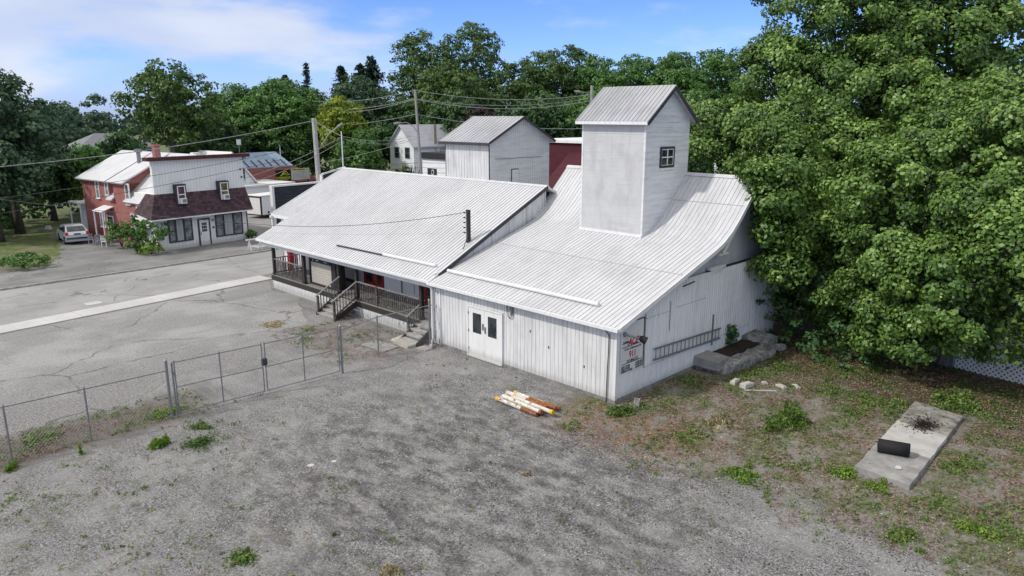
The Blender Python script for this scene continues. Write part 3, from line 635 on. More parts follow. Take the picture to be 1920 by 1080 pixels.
door(store, (BX-.01, 29.35, DZ-.05), (0, -1, 0), (-1, 0, 0), .95, 2.05, ('red paint', 'glass dark'), [(.42, .85, .3, 1.9)], frame='trim white', fw=.14)
m = MB(); m.tube([(BX, 36.4, 1.95), (BX-.25, 36.4, 1.95), (BX-.3, 36.1, 1.93), (BX-.3, 35.9, 1.7)], .035); m.build('wall_pipe', 'dark grey trim', store)
m = MB(); m.box((BX-.06, 35.0, DZ), (BX-.004, 37.6, DZ+.16)); m.build('kick_board', 'brown board', store)
m = MB(); m.box((22.45, 42.25, .95), (22.75, 42.55, 1.75)); m.box((22.42, 42.22, 1.75), (22.78, 42.58, 1.85)); m.box((22.5, 42.3, 0), (22.7, 42.5, .95))
tag(recenter(m.build('newspaper_box', 'red paint'), (22.6, 42.4, 0)), 'red box on a stand seen through the left porch railing', 'box')
# dark framed block panel standing on the porch
cab = thing('display_panel', 'dark framed panel of beige blocks standing upright on the porch', 'panel', (21.1, 36.2, DZ))
m = MB(); m.box((21.05, 34.95, DZ+.12), (21.28, 37.2, DZ+1.35)); m.build('block_face', 'block beige', cab)
m = MB(); m.box((20.98, 34.85, DZ+1.35), (21.5, 37.3, DZ+1.62)); m.box((20.98, 34.5, DZ+.05), (21.6, 34.95, DZ+1.62)); m.box((20.98, 37.2, DZ+.05), (21.45, 37.3, DZ+1.35)); m.box((20.98, 34.95, DZ+.03), (21.5, 37.2, DZ+.12)); m.build('frame', 'dark trim', cab)
for y in (36.8, 36.45, 36.3, 35.6, 35.4): m = MB(); m.tube([(20.96, y, DZ+1.48), (20.985, y, DZ+1.48)], .035, 8); m.build('bolt', 'white plastic', cab)
for y in (35.2, 36.9): m = MB(); m.box((21.0, y-.08, DZ), (21.4, y+.08, DZ+.05)); m.build('foot', 'dark trim', cab)
# tubes on the roofs, mast
m = MB(); m.tube([(20.93, 34.1, rz(20.93)+.06), (20.98, 29.5, rz(20.98)+.05)], .045, 6); tag(recenter(m.build('roof_strip', 'dark grey trim'), (20.95, 31.8, rz(20.95))), 'dark loose strip lying along the lower edge of the store roof', 'strip')
m = MB(); m.tube([(20.98, 29.9, rz(20.98)+.09), (21.0, 25.8, rz(21)+.09)], .075, 10); tag(recenter(m.build('roof_tube', 'white plastic'), (21, 27.8, rz(21))), 'short white tube lying near the right end of the store roof edge', 'tube')
mast = thing('roof_mast', 'dark wooden service mast rising from the store roof edge', 'mast', (23.0, 25.75, rz(23)))
m = MB(); m.box((22.93, 25.66, rz(23)-.1), (23.07, 25.84, rz(23)+1.55)); m.build('post', 'deck dark', mast)
for i in range(5): m = MB(); z = rz(23)+.45+i*.24; m.tube([(22.93, 25.9, z), (22.93, 26.0, z)], .035, 8); m.build('insulator', 'black plastic', mast)
m = MB(); m.tube([(22.9, 25.75, rz(23)+.1), (22.9, 25.75, rz(23)+1.4)], .02, 6); m.build('conduit', 'galv steel', mast)

# ------------------------------------------------------------------ BARN
barn = thing('feed_barn', 'white board barn with a sweeping metal roof and a tall roof tower', 'building', (24, 20, 0))
WX, WY, WZ = 20.4, 14.95, 3.0
EX = 20.08; BRX, BRZ = 27.44, 5.3; RX, RZ_ = 30.0, 7.72; BYR, BYL = 14.62, 25.55
s1 = (BRZ-3.02)/(BRX-EX); s2 = (RZ_-BRZ)/(RX-BRX)
prof = [(EX, 3.02), (BRX-1.0, 3.02+s1*(BRX-1.0-EX)), (BRX-.35, BRZ-.07), (BRX+.3, BRZ+.32), (BRX+.9, BRZ+.83), (RX, RZ_)]
def bz(x):
    for (a, za), (b, zb) in zip(prof[:-1], prof[1:]):
        if x <= b: return za+(zb-za)*(x-a)/(b-a)
    return RZ_-(x-RX)*1.0
mb = MB()
for (a, za), (b, zb) in zip(prof[:-1], prof[1:]):
    ln = math.hypot(b-a, zb-za); V = Vector(((b-a)/ln, 0, (zb-za)/ln)); Nn = Vector((-V.z, 0, V.x))
    yl = 25.18 if b <= BRX+.1 else BYL
    ribbed(mb, (a, BYR, za), (0, 1, 0), V, Nn, 0, yl-BYR, lambda u: 0, lambda u: ln, .215, .018, .030)
    mb.slab([(a, BYR, za-.1), (b, BYR, zb-.1), (b, BYR, zb-.006), (a, BYR, za-.006)], (0, yl-BYR-.003, 0), 0)
ln = math.hypot(3.6, 3.6)
ribbed(mb, (RX, BYR, RZ_), (0, 1, 0), (.7071, 0, -.7071), (.7071, 0, .7071), 0, BYL-BYR, lambda u: 0, lambda u: ln, .215, .018, .030)
mb.slab([(RX, BYR, RZ_-.1), (RX+3.6, BYR, RZ_-3.7), (RX+3.6, BYR, RZ_-3.61), (RX, BYR, RZ_-.006)], (0, BYL-BYR-.003, 0), 0)
broof = mb.build('roof', ['roof barn metal', 'rib seam white'], barn)
mb = MB(); mb.slab([(RX-.15, BYR-.02, RZ_-.1), (RX, BYR-.02, RZ_+.035), (RX+.15, BYR-.02, RZ_-.1)], (0, BYL-BYR+.04, 0)); mb.build('ridge_cap', 'roof barn metal', broof)
mb = MB()
for (a, za), (b, zb) in zip(prof[:-1], prof[1:]): mb.beam((a, BYR-.02, za-.08), (b, BYR-.02, zb-.08), .04, .17)
mb.beam((RX, BYR-.02, RZ_-.08), (RX+3.6, BYR-.02, RZ_-3.68), .04, .17)
mb.build('fascia', 'trim white', barn)
mb = MB(); mb.box((EX-.1, BYR, 2.88), (EX, 25.15, 3.0)); mb.box((EX, BYR+.05, 2.86), (WX, 25.15, 2.9)); mb.build('gutter', 'trim white', barn)
mb = MB(); mb.tube([(20.0, 25.2, 2.95), (20.25, 25.28, 2.75), (20.3, 25.28, 2.6), (20.3, 25.28, .35), (20.15, 25.2, .2), (19.72, 24.75, .1)], .06, 8); mb.build('downspout', 'trim white', barn)
# front wall (faces -X), boards
mb = MB(); Z0 = .15
boards(mb, (WX, WY, 0), (0, 1, 0), (-1, 0, 0), 0.08, 5.72, lambda u: Z0, lambda u: 2.98, .205, .012, .012)
boards(mb, (WX, WY, 0), (0, 1, 0), (-1, 0, 0), 5.72, 7.98, lambda u: 2.35, lambda u: 2.98, .205, .012, .012)
boards(mb, (WX, WY, 0), (0, 1, 0), (-1, 0, 0), 7.98, 9.86, lambda u: Z0-.05*(u-8), lambda u: 2.98, .205, .012, .012)
mb.box((WX+.013, WY+.06, .1), (WX+.12, 25.25, 3.0)); mb.build('front_wall', ['board white', 'rib seam'], barn)
mb = MB(); boards(mb, (WX, 24.81, 0), (0, 1, 0), (-1, 0, 0), 0, .62, lambda u: .05, lambda u: 2.98, .16, .012, .012); mb.build('front_wall', ['board white peeling', 'rib seam'], barn, label='strip of badly peeling boards at the left end')
mb = MB(); mb.box((WX-.02, WY-.03, .14), (WX+.1, WY+.08, 3.02)); mb.build('corner_board', 'trim white', barn)
mb = MB(); mb.box((WX-.045, 24.76, .1), (WX-.003, 24.84, 2.95)); mb.build('corner_board', 'trim white', barn)
mb = MB(); mb.box((WX-.015, WY-.02, -.1), (WX+.2, 24.8, .149)); mb.box((WX+.2, WY-.02, -.1), (33, WY+.2, .17)); mb.build('foundation', 'foundation', barn)
# double door
dd = MB(); 
d1 = door(barn, (WX-.005, 22.86, .1), (0, -1, 0), (-1, 0, 0), 1.0, 2.14, ('door white', 'glass dark'), [(.28, .80, 1.06, 1.94)], handle=(.93, 1.42))
d2 = door(barn, (WX-.005, 21.85, .1), (0, -1, 0), (-1, 0, 0), 1.0, 2.14, ('door white', 'glass dark'), [(.22, .74, 1.06, 1.94)], handle=(.06, 1.30))
mb = MB(); mb.box((WX-.06, 22.87, .1), (WX, 22.95, 2.34)); mb.box((WX-.06, 20.76, .1), (WX, 20.84, 2.34)); mb.box((WX-.06, 20.84, 2.26), (WX, 22.87, 2.34)); mb.box((WX-.09, 20.76, .03), (WX, 22.95, .1)); mb.build('door_frame', 'trim white', barn)
for y in (22.865,):
    for z in (.4, 1.2, 2.0): m = MB(); m.box((WX-.075, y-.03, z-.05), (WX-.06, y+.01, z+.05)); m.build('hinge', 'galv steel', d1)
m = MB(); m.box((WX-.14, 20.13, 2.52), (WX-.005, 20.27, 2.74)); m.tube([(WX-.08, 20.2, 2.52), (WX-.08, 20.2, 2.38)], .05, 8, 0); mt_ = m.build('electric_meter', 'galv steel', barn)
m = MB(); m.tube([(WX-.03, 20.5, 2.88), (WX-.04, 20.48, 2.55), (WX-.05, 20.42, 2.3), (WX-.06, 20.3, 2.22), (WX-.07, 20.2, 2.3), (WX-.07, 20.2, 2.4)], .016, 6); m.build('cable', 'wire', mt_)
m = MB(); m.tube([(WX-.02, 17.6, 2.87), (WX-.03, 16.2, 2.86), (WX-.04, 15.5, 2.80), (WX-.05, 15.25, 2.6), (WX-.05, 15.25, 2.0), (WX-.05, 15.28, 1.2), (WX-.05, 15.3, .0)], .022, 6); m.build('cable', 'wire', barn)
m = MB(); m.tube([(WX-.02, 25, 2.84), (WX-.02, 14.98, 2.84)], .018, 5); m.build('eave_shadow_strip', 'dark grey trim', barn)  # dark strip standing in for the shadow line under the eave
for (y, z) in ((18.2, 1.45), (19.2, 1.9), (16.4, 1.1)): m = MB(); m.box((WX-.02, y-.02, z-.05), (WX-.001, y+.02, z+.05)); m.build('wall_hook', 'dark trim', barn)
mb = MB(); mb.beam((24.2, BYR+.1, bz(24.2)+.012), (24.2, 25.1, bz(24.2)+.012), .03, .03); mb.beam((28.8, BYR+.1, bz(28.8)+.012), (28.8, 18.2, bz(28.8)+.012), .03, .03); mb.build('sheet_lap', 'rib seam white', broof)
# side wall (faces -Y)
mb = MB()
corr(mb, (WX+.08, WY, 0), (1, 0, 0), (0, -1, 0), 1.75, 12.4, lambda u: .17+.0*u, lambda u: min(4.02, bz(WX+.08+u)-.1), .17, .032)
corr(mb, (WX+.08, WY, 0), (1, 0, 0), (0, -1, 0), 0.0, 1.75, lambda u: .17, lambda u: min(4.1, bz(WX+.08+u)-.1), .4, .006)
mb.box((WX+.1, WY+.02, .1), (33, WY+.1, 3.0)); mb.slab([(WX+.1, WY+.02, 3.0), (33, WY+.02, 3.0), (33, WY+.02, 4.0), (24.1, WY+.02, 3.98)], (0, .08, 0))
mb.box((33, WY, .1), (33.1, 25.5, 4.4)); mb.build('side_wall', 'corrugated white', barn)
mb = MB()
claps(mb, (0, WY+.22, 0), (1, 0, 0), (0, -1, 0), 4.02, RZ_-.15, lambda z: max(23.0, min(RX, next((a+(b-a)*(z+.12-za)/(zb-za) for (a, za), (b, zb) in zip(prof[:-1], prof[1:]) if zb >= z+.12), RX))), lambda z: min(33.2, RX+(RZ_-.12-z)), .14, .02)
mb.slab([(24.5, WY+.23, 3.9), (33, WY+.23, 3.9), (33, WY+.23, 4.5), (RX, WY+.23, RZ_-.15), (28, WY+.23, 5.7), (27.4, WY+.23, 5.1)], (0, .1, 0))
mb.build('gable_wall', 'clapboard stained', barn)
mb = MB(); mb.box((26.8, WY-.0, 4.03), (32.9, WY+.2, 4.05)); mb.build('shadow_ledge', 'dark trim', barn)  # ledge coloured dark to draw the eave shadow in the wall gap
mb = MB(); mb.box((26.7, WY-.07, 4.06), (27.9, WY+.12, 4.18)); mb.box((26.75, WY-.05, 3.93), (27.7, WY-.021, 4.05)); mb.build('ledge_trim', 'trim white', barn, label='broken white trim boards under the gable')
mb = MB(); mb.beam((27.2, BYR+.05, 4.75), (28.5, BYR+.05, 6.05), .05, .12); mb.beam((27.0, BYR+.12, 4.72), (27.7, BYR+.12, 4.72), .12, .06); mb.build('soffit_brace', 'trim white', barn)
# seams of overlapping metal sheets
mb = MB()
for (xa, xb, z) in ((22.0, 23.8, 2.9), (22.1, 30.5, .98), (24.2, 26.5, 2.95)): mb.box((xa, WY-.03, z), (xb, WY-.021, z+.02))
for (x, za, zb) in ((22.15, .98, 3.1), (23.8, 2.1, 3.3), (24.7, 2.4, 3.6), (26.6, 2.9, 4.0)): mb.box((x, WY-.031, za), (x+.03, WY-.022, zb))
mb.build('sheet_seams', 'rib seam', barn)
mb = MB(); mb.tube([(24.6, WY-.05, 3.75), (24.75, WY-.3, 3.9), (24.95, WY-.35, 3.95)], .03, 6); mb.build('bracket', 'dark grey trim', barn)
# sign on the side wall
sg = thing('emergency_sign', 'white painted board with a red 911 and black lettering near the barn corner', 'sign', (21.25, WY-.05, 1.05))
m = MB(); m.slab([(20.62, WY-.045, 1.14), (22.02, WY-.045, 1.06), (22.02, WY-.045, 2.98), (20.62, WY-.045, 2.98)], (0, .02, 0)); m.build('board', 'sign white', sg)
m = MB(); m.box((20.9, WY-.06, 2.985), (22.08, WY-.02, 3.01)); m.box((22.03, WY-.06, 1.1), (22.06, WY-.02, 2.98)); m.build('board_edge', 'dark grey trim', sg)
ON = ((1, 0, 0), (0, -1, 0))
def st(s, size, mat, x, z, bold=0, xs=1, align='CENTER', shear=0): text(s, size, mat, (x, WY-.05, z), *ON, sg, bold=bold, xs=xs, align=align, shear=shear)
st('ACE', .36, 'text red', 21.36, 2.11, .014, .92, shear=.3); st('911', .36, 'text red', 21.36, 1.63, .008, .82)
st('Cotnam', .12, 'text black', 20.92, 2.24, .003, .9); st('Hardware', .12, 'text black', 21.78, 2.24, .003, .8)
st('In Case of Emergency Call', .105, 'text black', 21.36, 1.955, .003, .9)
st('33 KING ST.', .155, 'text black', 21.36, 1.46, .004, .9)
for i, (a, b) in enumerate((('ANDY COTNAM', '613-223-4618'), ('LESLIE COTNAM', '613-818-5322'), ('HARRISON COTNAM', '613-223-4614'))):
    st(a, .10, 'text black', 20.68, 1.30-i*.09, .003, .72, 'LEFT'); st(b, .10, 'text black', 21.98, 1.31-i*.09, .003, .74, 'RIGHT')
m = MB()
for z, h in ((2.075, .022), (1.43, .022)): m.box((20.68, WY-.052, z), (21.98, WY-.046, z+h))
m.box((20.68, WY-.052, 2.22), (21.08, WY-.046, 2.235)); m.box((21.6, WY-.052, 2.22), (21.98, WY-.046, 2.235)); m.build('rule_lines', 'text black', sg)
lp = thing('wall_lamp', 'round dark floodlight on a metal arm above the barn sign', 'lamp', (20.8, WY, 2.62))
m = MB(); m.tube([(20.8, WY, 2.6), (20.8, WY-.1, 2.6)], .09, 10); m.tube([(20.8, WY-.08, 2.6), (21.05, WY-.4, 2.5), (21.2, WY-.55, 2.45)], .04, 8); m.build('arm', 'galv steel', lp)
m = MB(); m.tube([(21.14, WY-.47, 2.5), (21.2, WY-.55, 2.45), (21.28, WY-.68, 2.38)], [.07, .13, .15], 12); m.build('lamp_head', 'black plastic', lp)
ld = MB(); A = Vector((22.63, WY-.13, 1.63)); B = Vector((27.7, WY-.13, 1.40)); dz = Vector((0, 0, -.44))
ld.beam(A, B, .03, .07); ld.beam(A+dz, B+dz, .03, .07)
for i in range(17): p = A.lerp(B, (i+.5)/17); ld.beam(p, p+dz, .028, .028)
tag(recenter(ld.build('ladder', 'galv steel'), (25.1, WY-.13, 1.1)), 'long grey ladder hung sideways on the barn side wall', 'ladder')
m = MB(); m.box((27.1, WY-.06, .75), (27.2, WY-.025, 2.1)); m.build('wall_batten', 'galv steel', barn)
# dark ivy on wall
# tube on barn roof
m = MB(); x = 21.05; m.tube([(x, 25.0, bz(x)+.10), (x, 16.3, bz(x)+.10)], .08, 12)
tag(recenter(m.build('roof_tube', 'white plastic'), (x, 20.6, bz(x))), 'long white tube lying along the barn roof above its double door', 'tube')
# tower
TX0, TX1, TY0, TY1, TZ = 26.63, 30.05, 18.35, 21.83, 10.3; TRX = 28.34; TRZ = 11.62
tw = MB()
claps(tw, (TX0, 0, 0), (0, 1, 0), (-1, 0, 0), 4.7, TZ-.02, lambda z: TY0+.07, lambda z: TY1-.07, .115, .010)
tw.box((TX0+.012, TY0+.1, 4.5), (TX1-.1, TY1-.02, TZ-.03)); tower = tw.build('tower', 'clapboard stained', barn)
tw = MB(); sg_ = (TRZ-.12-TZ)/(TRX-TX0)
claps(tw, (0, TY0, 0), (1, 0, 0), (0, -1, 0), 4.7, TRZ-.14, lambda z: TX0+.06+max(0, (z-TZ)/sg_), lambda z: TX1-.05-max(0, (z-TZ)/sg_), .235, .016, jit=.25)
tw.slab([(TX0+.05, TY0+.02, 4.5), (TX1-.05, TY0+.02, 4.5), (TX1-.05, TY0+.02, TZ), (TRX, TY0+.02, TRZ-.14), (TX0+.05, TY0+.02, TZ)], (0, .08, 0)); tw.build('tower_gable', 'plank grey', tower)
tw = MB(); tw.slab([(TX0+.05, TY1, 4.5), (TX1-.05, TY1, 4.5), (TX1-.05, TY1, TZ), (TRX, TY1, TRZ-.14), (TX0+.05, TY1, TZ)], (0, -.018, 0)); tw.build('tower_gable', 'plank grey', tower)
tw = MB(); tw.box((TX0-.02, TY0-.025, 4.6), (TX0+.07, TY0+.07, TZ)); tw.box((TX0-.02, TY1-.07, 4.6), (TX0+.07, TY1+.02, TZ)); tw.box((TX1-.07, TY0-.025, 4.6), (TX1+.02, TY0+.06, TZ)); tw.build('corner_boards', 'plank grey', tower)
tw = MB(); OV = .32; s3 = (TRZ-TZ)/(TRX-TX0)
for sgn in (-1, 1):
    xe = TRX+sgn*(TRX-TX0+OV); ze = TZ-OV*s3+.03; ln = math.hypot(xe-TRX, TRZ-ze); V = Vector((xe-TRX, 0, ze-TRZ))/ln; Nn = Vector((-V.z*sgn, 0, abs(V.x)))
    ribbed(tw, (TRX, TY0-.3, TRZ), (0, 1, 0), V, Nn, 0, TY1-TY0+.5, lambda u: 0, lambda u: ln, .215, .018, .030)
    tw.slab([(TRX, TY0-.3, TRZ-.09), (xe, TY0-.3, ze-.09), (xe, TY0-.3, ze-.006), (TRX, TY0-.3, TRZ-.006)], (0, TY1-TY0+.497, 0))
tr = tw.build('tower_roof', ['roof galvanised', 'rib seam'], tower)
tw = MB()
for sgn in (-1, 1):
    xe = TRX+sgn*(TRX-TX0+OV-.02); ze = TZ-OV*s3+.03
    tw.beam((TRX, TY0-.3, TRZ-.12), (xe, TY0-.3, ze-.12), .05, .15, 1)
    if sgn < 0: tw.box((xe-.03, TY0-.28, ze-.15), (xe+.03, TY1+.18, ze-.02), 0)
tw.build('fascia', ['trim white', 'dark grey trim'], tower)
window(tower, (0, TY0-.012, 0), (1, 0, 0), (0, -1, 0), 27.85, 28.78, 8.15, 8.86, frame='dark grey trim', fw=.1, cross=(1, 1), depth=.05)
m = MB(); m.box((28.29, TY0-.06, 8.15), (28.34, TY0-.035, 8.86)); m.box((27.85, TY0-.061, 8.48), (28.78, TY0-.036, 8.53)); m.box((27.82, TY0-.062, 8.83), (28.81, TY0-.03, 8.87)); m.box((27.82, TY0-.062, 8.13), (28.81, TY0-.03, 8.17)); m.box((27.82, TY0-.062, 8.17), (27.86, TY0-.03, 8.83)); m.box((28.77, TY0-.062, 8.17), (28.81, TY0-.03, 8.83)); m.build('window_muntin', 'trim white', tower)
m = MB(); m.box((27.75, TY0-.05, 7.95), (28.9, TY0-.003, 8.03)); m.build('window_sill', 'trim white', tower)
m = MB(); m.beam((TX0-.02, TY0-.02, bz(TX0)+.05), (TX0-.02, TY1+.02, bz(TX0)+.05), .1, .12); m.build('flashing', 'trim white', tower)

# ------------------------------------------------------------------ SHED TOWER behind the ridge
sh = thing('board_shed', 'pale board storage tower with grey gabled roof behind the store ridge', 'building', (31.1, 32.1, 0))
SX0, SX1, SY0, SY1, SZ, SRZ = 28.6, 33.6, 30.14, 34.0, 8.95, 10.28
m = MB(); boards(m, (SX0, SY0, 0), (0, 1, 0), (-1, 0, 0), 0, SY1-SY0, lambda u: 5, lambda u: SZ, .24); m.box((SX0+.015, SY0+.02, 0), (SX1, SY1, SZ-.02)); m.build('wall', ['shed board', 'rib seam'], sh)
tp = lambda x: SZ+(SRZ-.1-SZ)*(1-abs(x-31.1)/2.5)
m = MB(); boards(m, (0, SY0-.01, 0), (1, 0, 0), (0, -1, 0), SX0, SX1, lambda u: 5, tp, .16, .012, .01); m.slab([(SX0, SY0+.0, 5), (SX1, SY0, 5), (SX1, SY0, SZ), (31.1, SY0, SRZ-.1), (SX0, SY0, SZ)], (0, .08, 0))
m.build('gable_wall', ['plank grey', 'rib seam'], sh); m = MB(); m.slab([(SX0, SY1-.08, 5), (SX1, SY1-.08, 5), (SX1, SY1-.08, SZ), (31.1, SY1-.08, SRZ-.1), (SX0, SY1-.08, SZ)], (0, .07, 0)); m.build('gable_wall', ['plank grey', 'rib seam'], sh)
m = MB()
for sgn in (-1, 1):
    xe = 31.1+sgn*2.78; ze = SZ-.1; ln = math.hypot(2.78, SRZ-ze); V = Vector((sgn*2.78, 0, ze-SRZ))/ln; Nn = Vector((sgn*(SRZ-ze)/ln, 0, 2.78/ln))
    ribbed(m, (31.1, SY0-.25, SRZ), (0, 1, 0), V, Nn, 0, SY1-SY0+.5, lambda u: 0, lambda u: ln, .3, .02, .03)
    m.slab([(31.1, SY0-.25, SRZ-.12), (xe, SY0-.25, ze-.12), (xe, SY0-.25, ze-.006), (31.1, SY0-.25, SRZ-.006)], (0, SY1-SY0+.497, 0), 0)
rf = m.build('roof', ['roof galvanised', 'rib seam'], sh)
m = MB(); m.box((28.28, SY0-.25, SZ-.28), (28.33, SY1+.25, SZ-.12)); m.beam((28.33, SY0-.27, SZ-.14), (31.1, SY0-.27, SRZ-.08), .04, .13); m.beam((33.87, SY0-.27, SZ-.14), (31.1, SY0-.27, SRZ-.08), .04, .13); m.build('fascia', 'dark grey trim', rf)
m = MB(); m.box((30.35, SY0-.05, 6.2), (30.85, SY0-.012, 7.25)); m.build('hatch', 'plank grey', sh); m = MB(); m.box((30.3, SY0-.045, 7.25), (30.9, SY0-.012, 7.3)); m.box((30.3, SY0-.045, 6.2), (30.345, SY0-.012, 7.25)); m.build('hatch_frame', 'dark grey trim', sh)
m = MB(); m.box((29, SY0-.03, 7.9), (32.9, SY0-.012, 7.93)); m.build('sheet_seam', 'rib seam', sh)
# red barn behind
rb = thing('red_building', 'dark red shingled building between the store roof and the tower', 'building', (45, 35, 0))
m = MB(); m.box((42, 30.5, 0), (50, 39.5, 8.35)); m.build('wall', 'shingle barn red', rb)
m = MB(); m.box((41.8, 30.3, 8.35), (50.2, 39.7, 8.55)); m.build('roof', 'trim white', rb)
m = MB(); m.slab([(38.5, 30, 5.0), (42, 30, 7.7), (42, 30, 7.6), (38.5, 30, 4.9)], (0, 5.6, 0)); m.slab([(38.6, 30.2, 0), (41.99, 30.2, 0), (41.99, 30.2, 7.55), (38.6, 30.2, 4.95)], (0, 5.3, 0)); m.build('lean_to', 'shingle barn red', rb)
m = MB(); m.tube([(41.9, 36.6, 6.0), (41.5, 36.6, 6.1), (41.3, 36.5, 6.0)], [.04, .04, .16], 8); m.build('lamp', 'galv steel', rb)

# ------------------------------------------------------------------ BRICK HOUSE with false front
H0 = (20.40, 58.82, 0); HA = R(7.45); hf = fr_local(H0, HA)
HU = Vector((math.cos(HA), math.sin(HA), 0)); HV = Vector((-math.sin(HA), math.cos(HA), 0))
house = thing('brick_house', 'red brick house with cream false front and maroon shingle skirt roof', 'house', hf(4, 5, 0))
LW = 7.72
m = MB(); m.box((0, 0, 0), (LW, 3.2, 4.4), fr=hf); boards(m, hf(0, -.02, 0), HU, -HV, 0, LW, lambda u: 0, lambda u: 2.7, .3, .012, .01)
m.build('store_front', ['store cream', 'rib seam white'], house)
m = MB(); boards(m, hf(0, -.03, 0), HU, -HV, 0, LW, lambda u: 4.3, lambda u: 6.98, .25, .012, .01); m.box((0, -.015, 4.4), (LW, .25, 6.95), fr=hf); m.build('false_front', ['store cream', 'rib seam white'], house)
m = MB(); m.box((-.5, -.42, 6.96), (LW+.5, .3, 7.2), fr=hf); m.box((-.52, -.44, 7.2), (LW+.52, .32, 7.23), fr=hf); m.build('cornice', 'maroon trim', house)
# mansard: along the front and returned round the left corner
m = MB(); A_ = [hf(-.02, -.04, 4.42), hf(LW+.05, -.04, 4.42), hf(LW+.18, -.78, 2.62), hf(-.85, -.78, 2.62)]
B_ = [hf(-.02, 1.3, 4.42), hf(-.85, 1.9, 2.95)]
m.quad(A_[3], A_[2], A_[1], A_[0]); m.quad(B_[1], A_[3], A_[0], B_[0]); m.quad(hf(-.85, -.78, 2.6), hf(-.85, 0, 2.6), hf(LW+.18, 0, 2.6), hf(LW+.18, -.78, 2.6)); m.quad(hf(-.85, 1.9, 2.93), hf(0, 1.9, 2.93), hf(0, -.78, 2.6), hf(-.85, -.78, 2.6))
m.add([hf(LW+.05, -.04, 4.42), hf(LW+.18, -.78, 2.6), hf(LW+.1, 0, 2.6)], [(0, 1, 2)]); m.add([hf(-.02, 1.3, 4.42), hf(-.85, 1.9, 2.95), hf(0, 1.9, 2.93)], [(0, 1, 2)])
m.build('skirt_roof', 'shingle maroon', house)
m = MB(); m.box((-.8, -.75, 2.48), (LW+.15, -.7, 2.595), fr=hf); m.box((-.8, -.7, 2.48), (-.75, 1.8, 2.6), fr=hf); m.build('soffit_trim', 'store cream', house)
# brick body
m = MB(); m.box((0, 3.2, 0), (LW, 7.4, 3.75), fr=hf); m.box((0, 7.4, 0), (LW, 12.3, 5.05), fr=hf)
m.box((0, 4.6, 3.75), (4, 6.7, 5.0), fr=hf); m.add([hf(0, 4.6, 3.74), hf(0, 4.6, 5.0), hf(3.8, 4.6, 7.1), hf(3.8, 4.6, 3.74)], [(0, 1, 2, 3)])
m.slab([hf(0, 12.29, 5), hf(LW, 12.29, 5), hf(LW/2, 12.29, 7.1)], tuple(-HV*4.8)); m.build('brick_wall', 'red brick', house)
m = MB()
def rfq(m, a, b, c, d, th=.12):
    pts = [Vector(hf(*a)), Vector(hf(*b)), Vector(hf(*c)), Vector(hf(*d))]; nn = (pts[1]-pts[0]).cross(pts[3]-pts[0]).normalized()
    if nn.z < 0: nn = -nn
    m.slab([tuple(p) for p in pts], tuple(nn*th))
rfq(m, (-.25, .3, 3.5), (-.25, 4.62, 3.5), (LW/2, 4.62, 7.12), (LW/2, .3, 7.12)); rfq(m, (-.25, 6.6, 3.5), (-.25, 7.6, 3.5), (2.2, 7.6, 5.6), (2.2, 6.6, 5.6))
rfq(m, (-.35, 4.3, 4.98), (-.35, 6.95, 4.98), (LW/2, 6.95, 7.18), (LW/2, 4.3, 7.18)); rfq(m, (-.4, 7.1, 5.0), (-.4, 12.6, 5.0), (LW/2, 12.6, 7.2), (LW/2, 7.1, 7.2))
rfq(m, (LW+.3, .3, 4.9), (LW+.3, 12.6, 4.9), (LW/2, 12.6, 7.2), (LW/2, .3, 7.2))
m.build('roof', 'roof white metal', house)
m = MB(); m.box((2.25, 3.6, 6.3), (2.7, 4.1, 8.0), fr=hf); m.box((2.2, 3.55, 7.88), (2.75, 4.15, 8.03), fr=hf); m.build('chimney', 'chimney brick', house)
m = MB(); q = hf(2.3, 6.5, 0); m.tube([(q[0], q[1], 6.3), (q[0], q[1], 7.35)], .16, 10); m.tube([(q[0], q[1], 7.35), (q[0], q[1], 7.62)], .3, 12); m.build('roof_vent', 'galv steel', house)
m = MB(); m.box((4.6, 2.0, 7.0), (5.2, 2.5, 7.35), fr=hf); m.build('roof_vent', 'trim white', house)
an = thing('rooftop_antenna', 'small white square panel on a thin pole above the cornice', 'antenna', hf(7.5, 0, 7.2))
q = hf(7.5, -.1, 0); m = MB(); m.tube([(q[0]-.12, q[1], 7.15), (q[0], q[1], 7.35), (q[0], q[1], 8.0)], .03, 6); m.build('pole', 'galv steel', an); m = MB(); m.box((7.3, -.14, 7.95), (7.68, -.1, 8.4), fr=hf); m.build('panel', 'sign white', an)
OF = hf(0, -.03, 0)
for (a, b, z0, z1, gl) in ((1.6, 2.2, 3.62, 4.98, 'glass maroon'), (5.25, 5.9, 3.62, 5.0, 'glass ochre')):
    wn = window(house, hf(0, -.42, 0), HU, -HV, a, b, z0, z1, frame='dark grey trim', pane=gl, fw=.12, cross=(1, 2), depth=.07)
    m = MB(); m.box((a-.03, -.48, z0), (a+.05, -.505, z1), fr=hf); m.box((b-.05, -.48, z0), (b+.03, -.505, z1), fr=hf); m.box((a, -.48, z1-.07), (b, -.505, z1), fr=hf); m.box((a, -.48, (z0+z1)/2-.03), (b, -.51, (z0+z1)/2+.05), fr=hf); m.build('sash', 'trim white', wn)
    m = MB(); m.box((a+.04, -.75, z0+.0), (b-.04, -.52, z0+.42), fr=hf); ac = m.build('air_conditioner', 'white plastic', wn)
    m = MB(); m.box((a+.2, -.757, z0+.08), (b-.08, -.751, z0+.34), fr=hf); m.build('grille', 'galv steel', ac)
    m = MB(); m.box((a-.12, -.42, z0-.12), (b+.12, -.03, z1+.12), fr=hf); m.build('window_box', 'dark grey trim', wn)
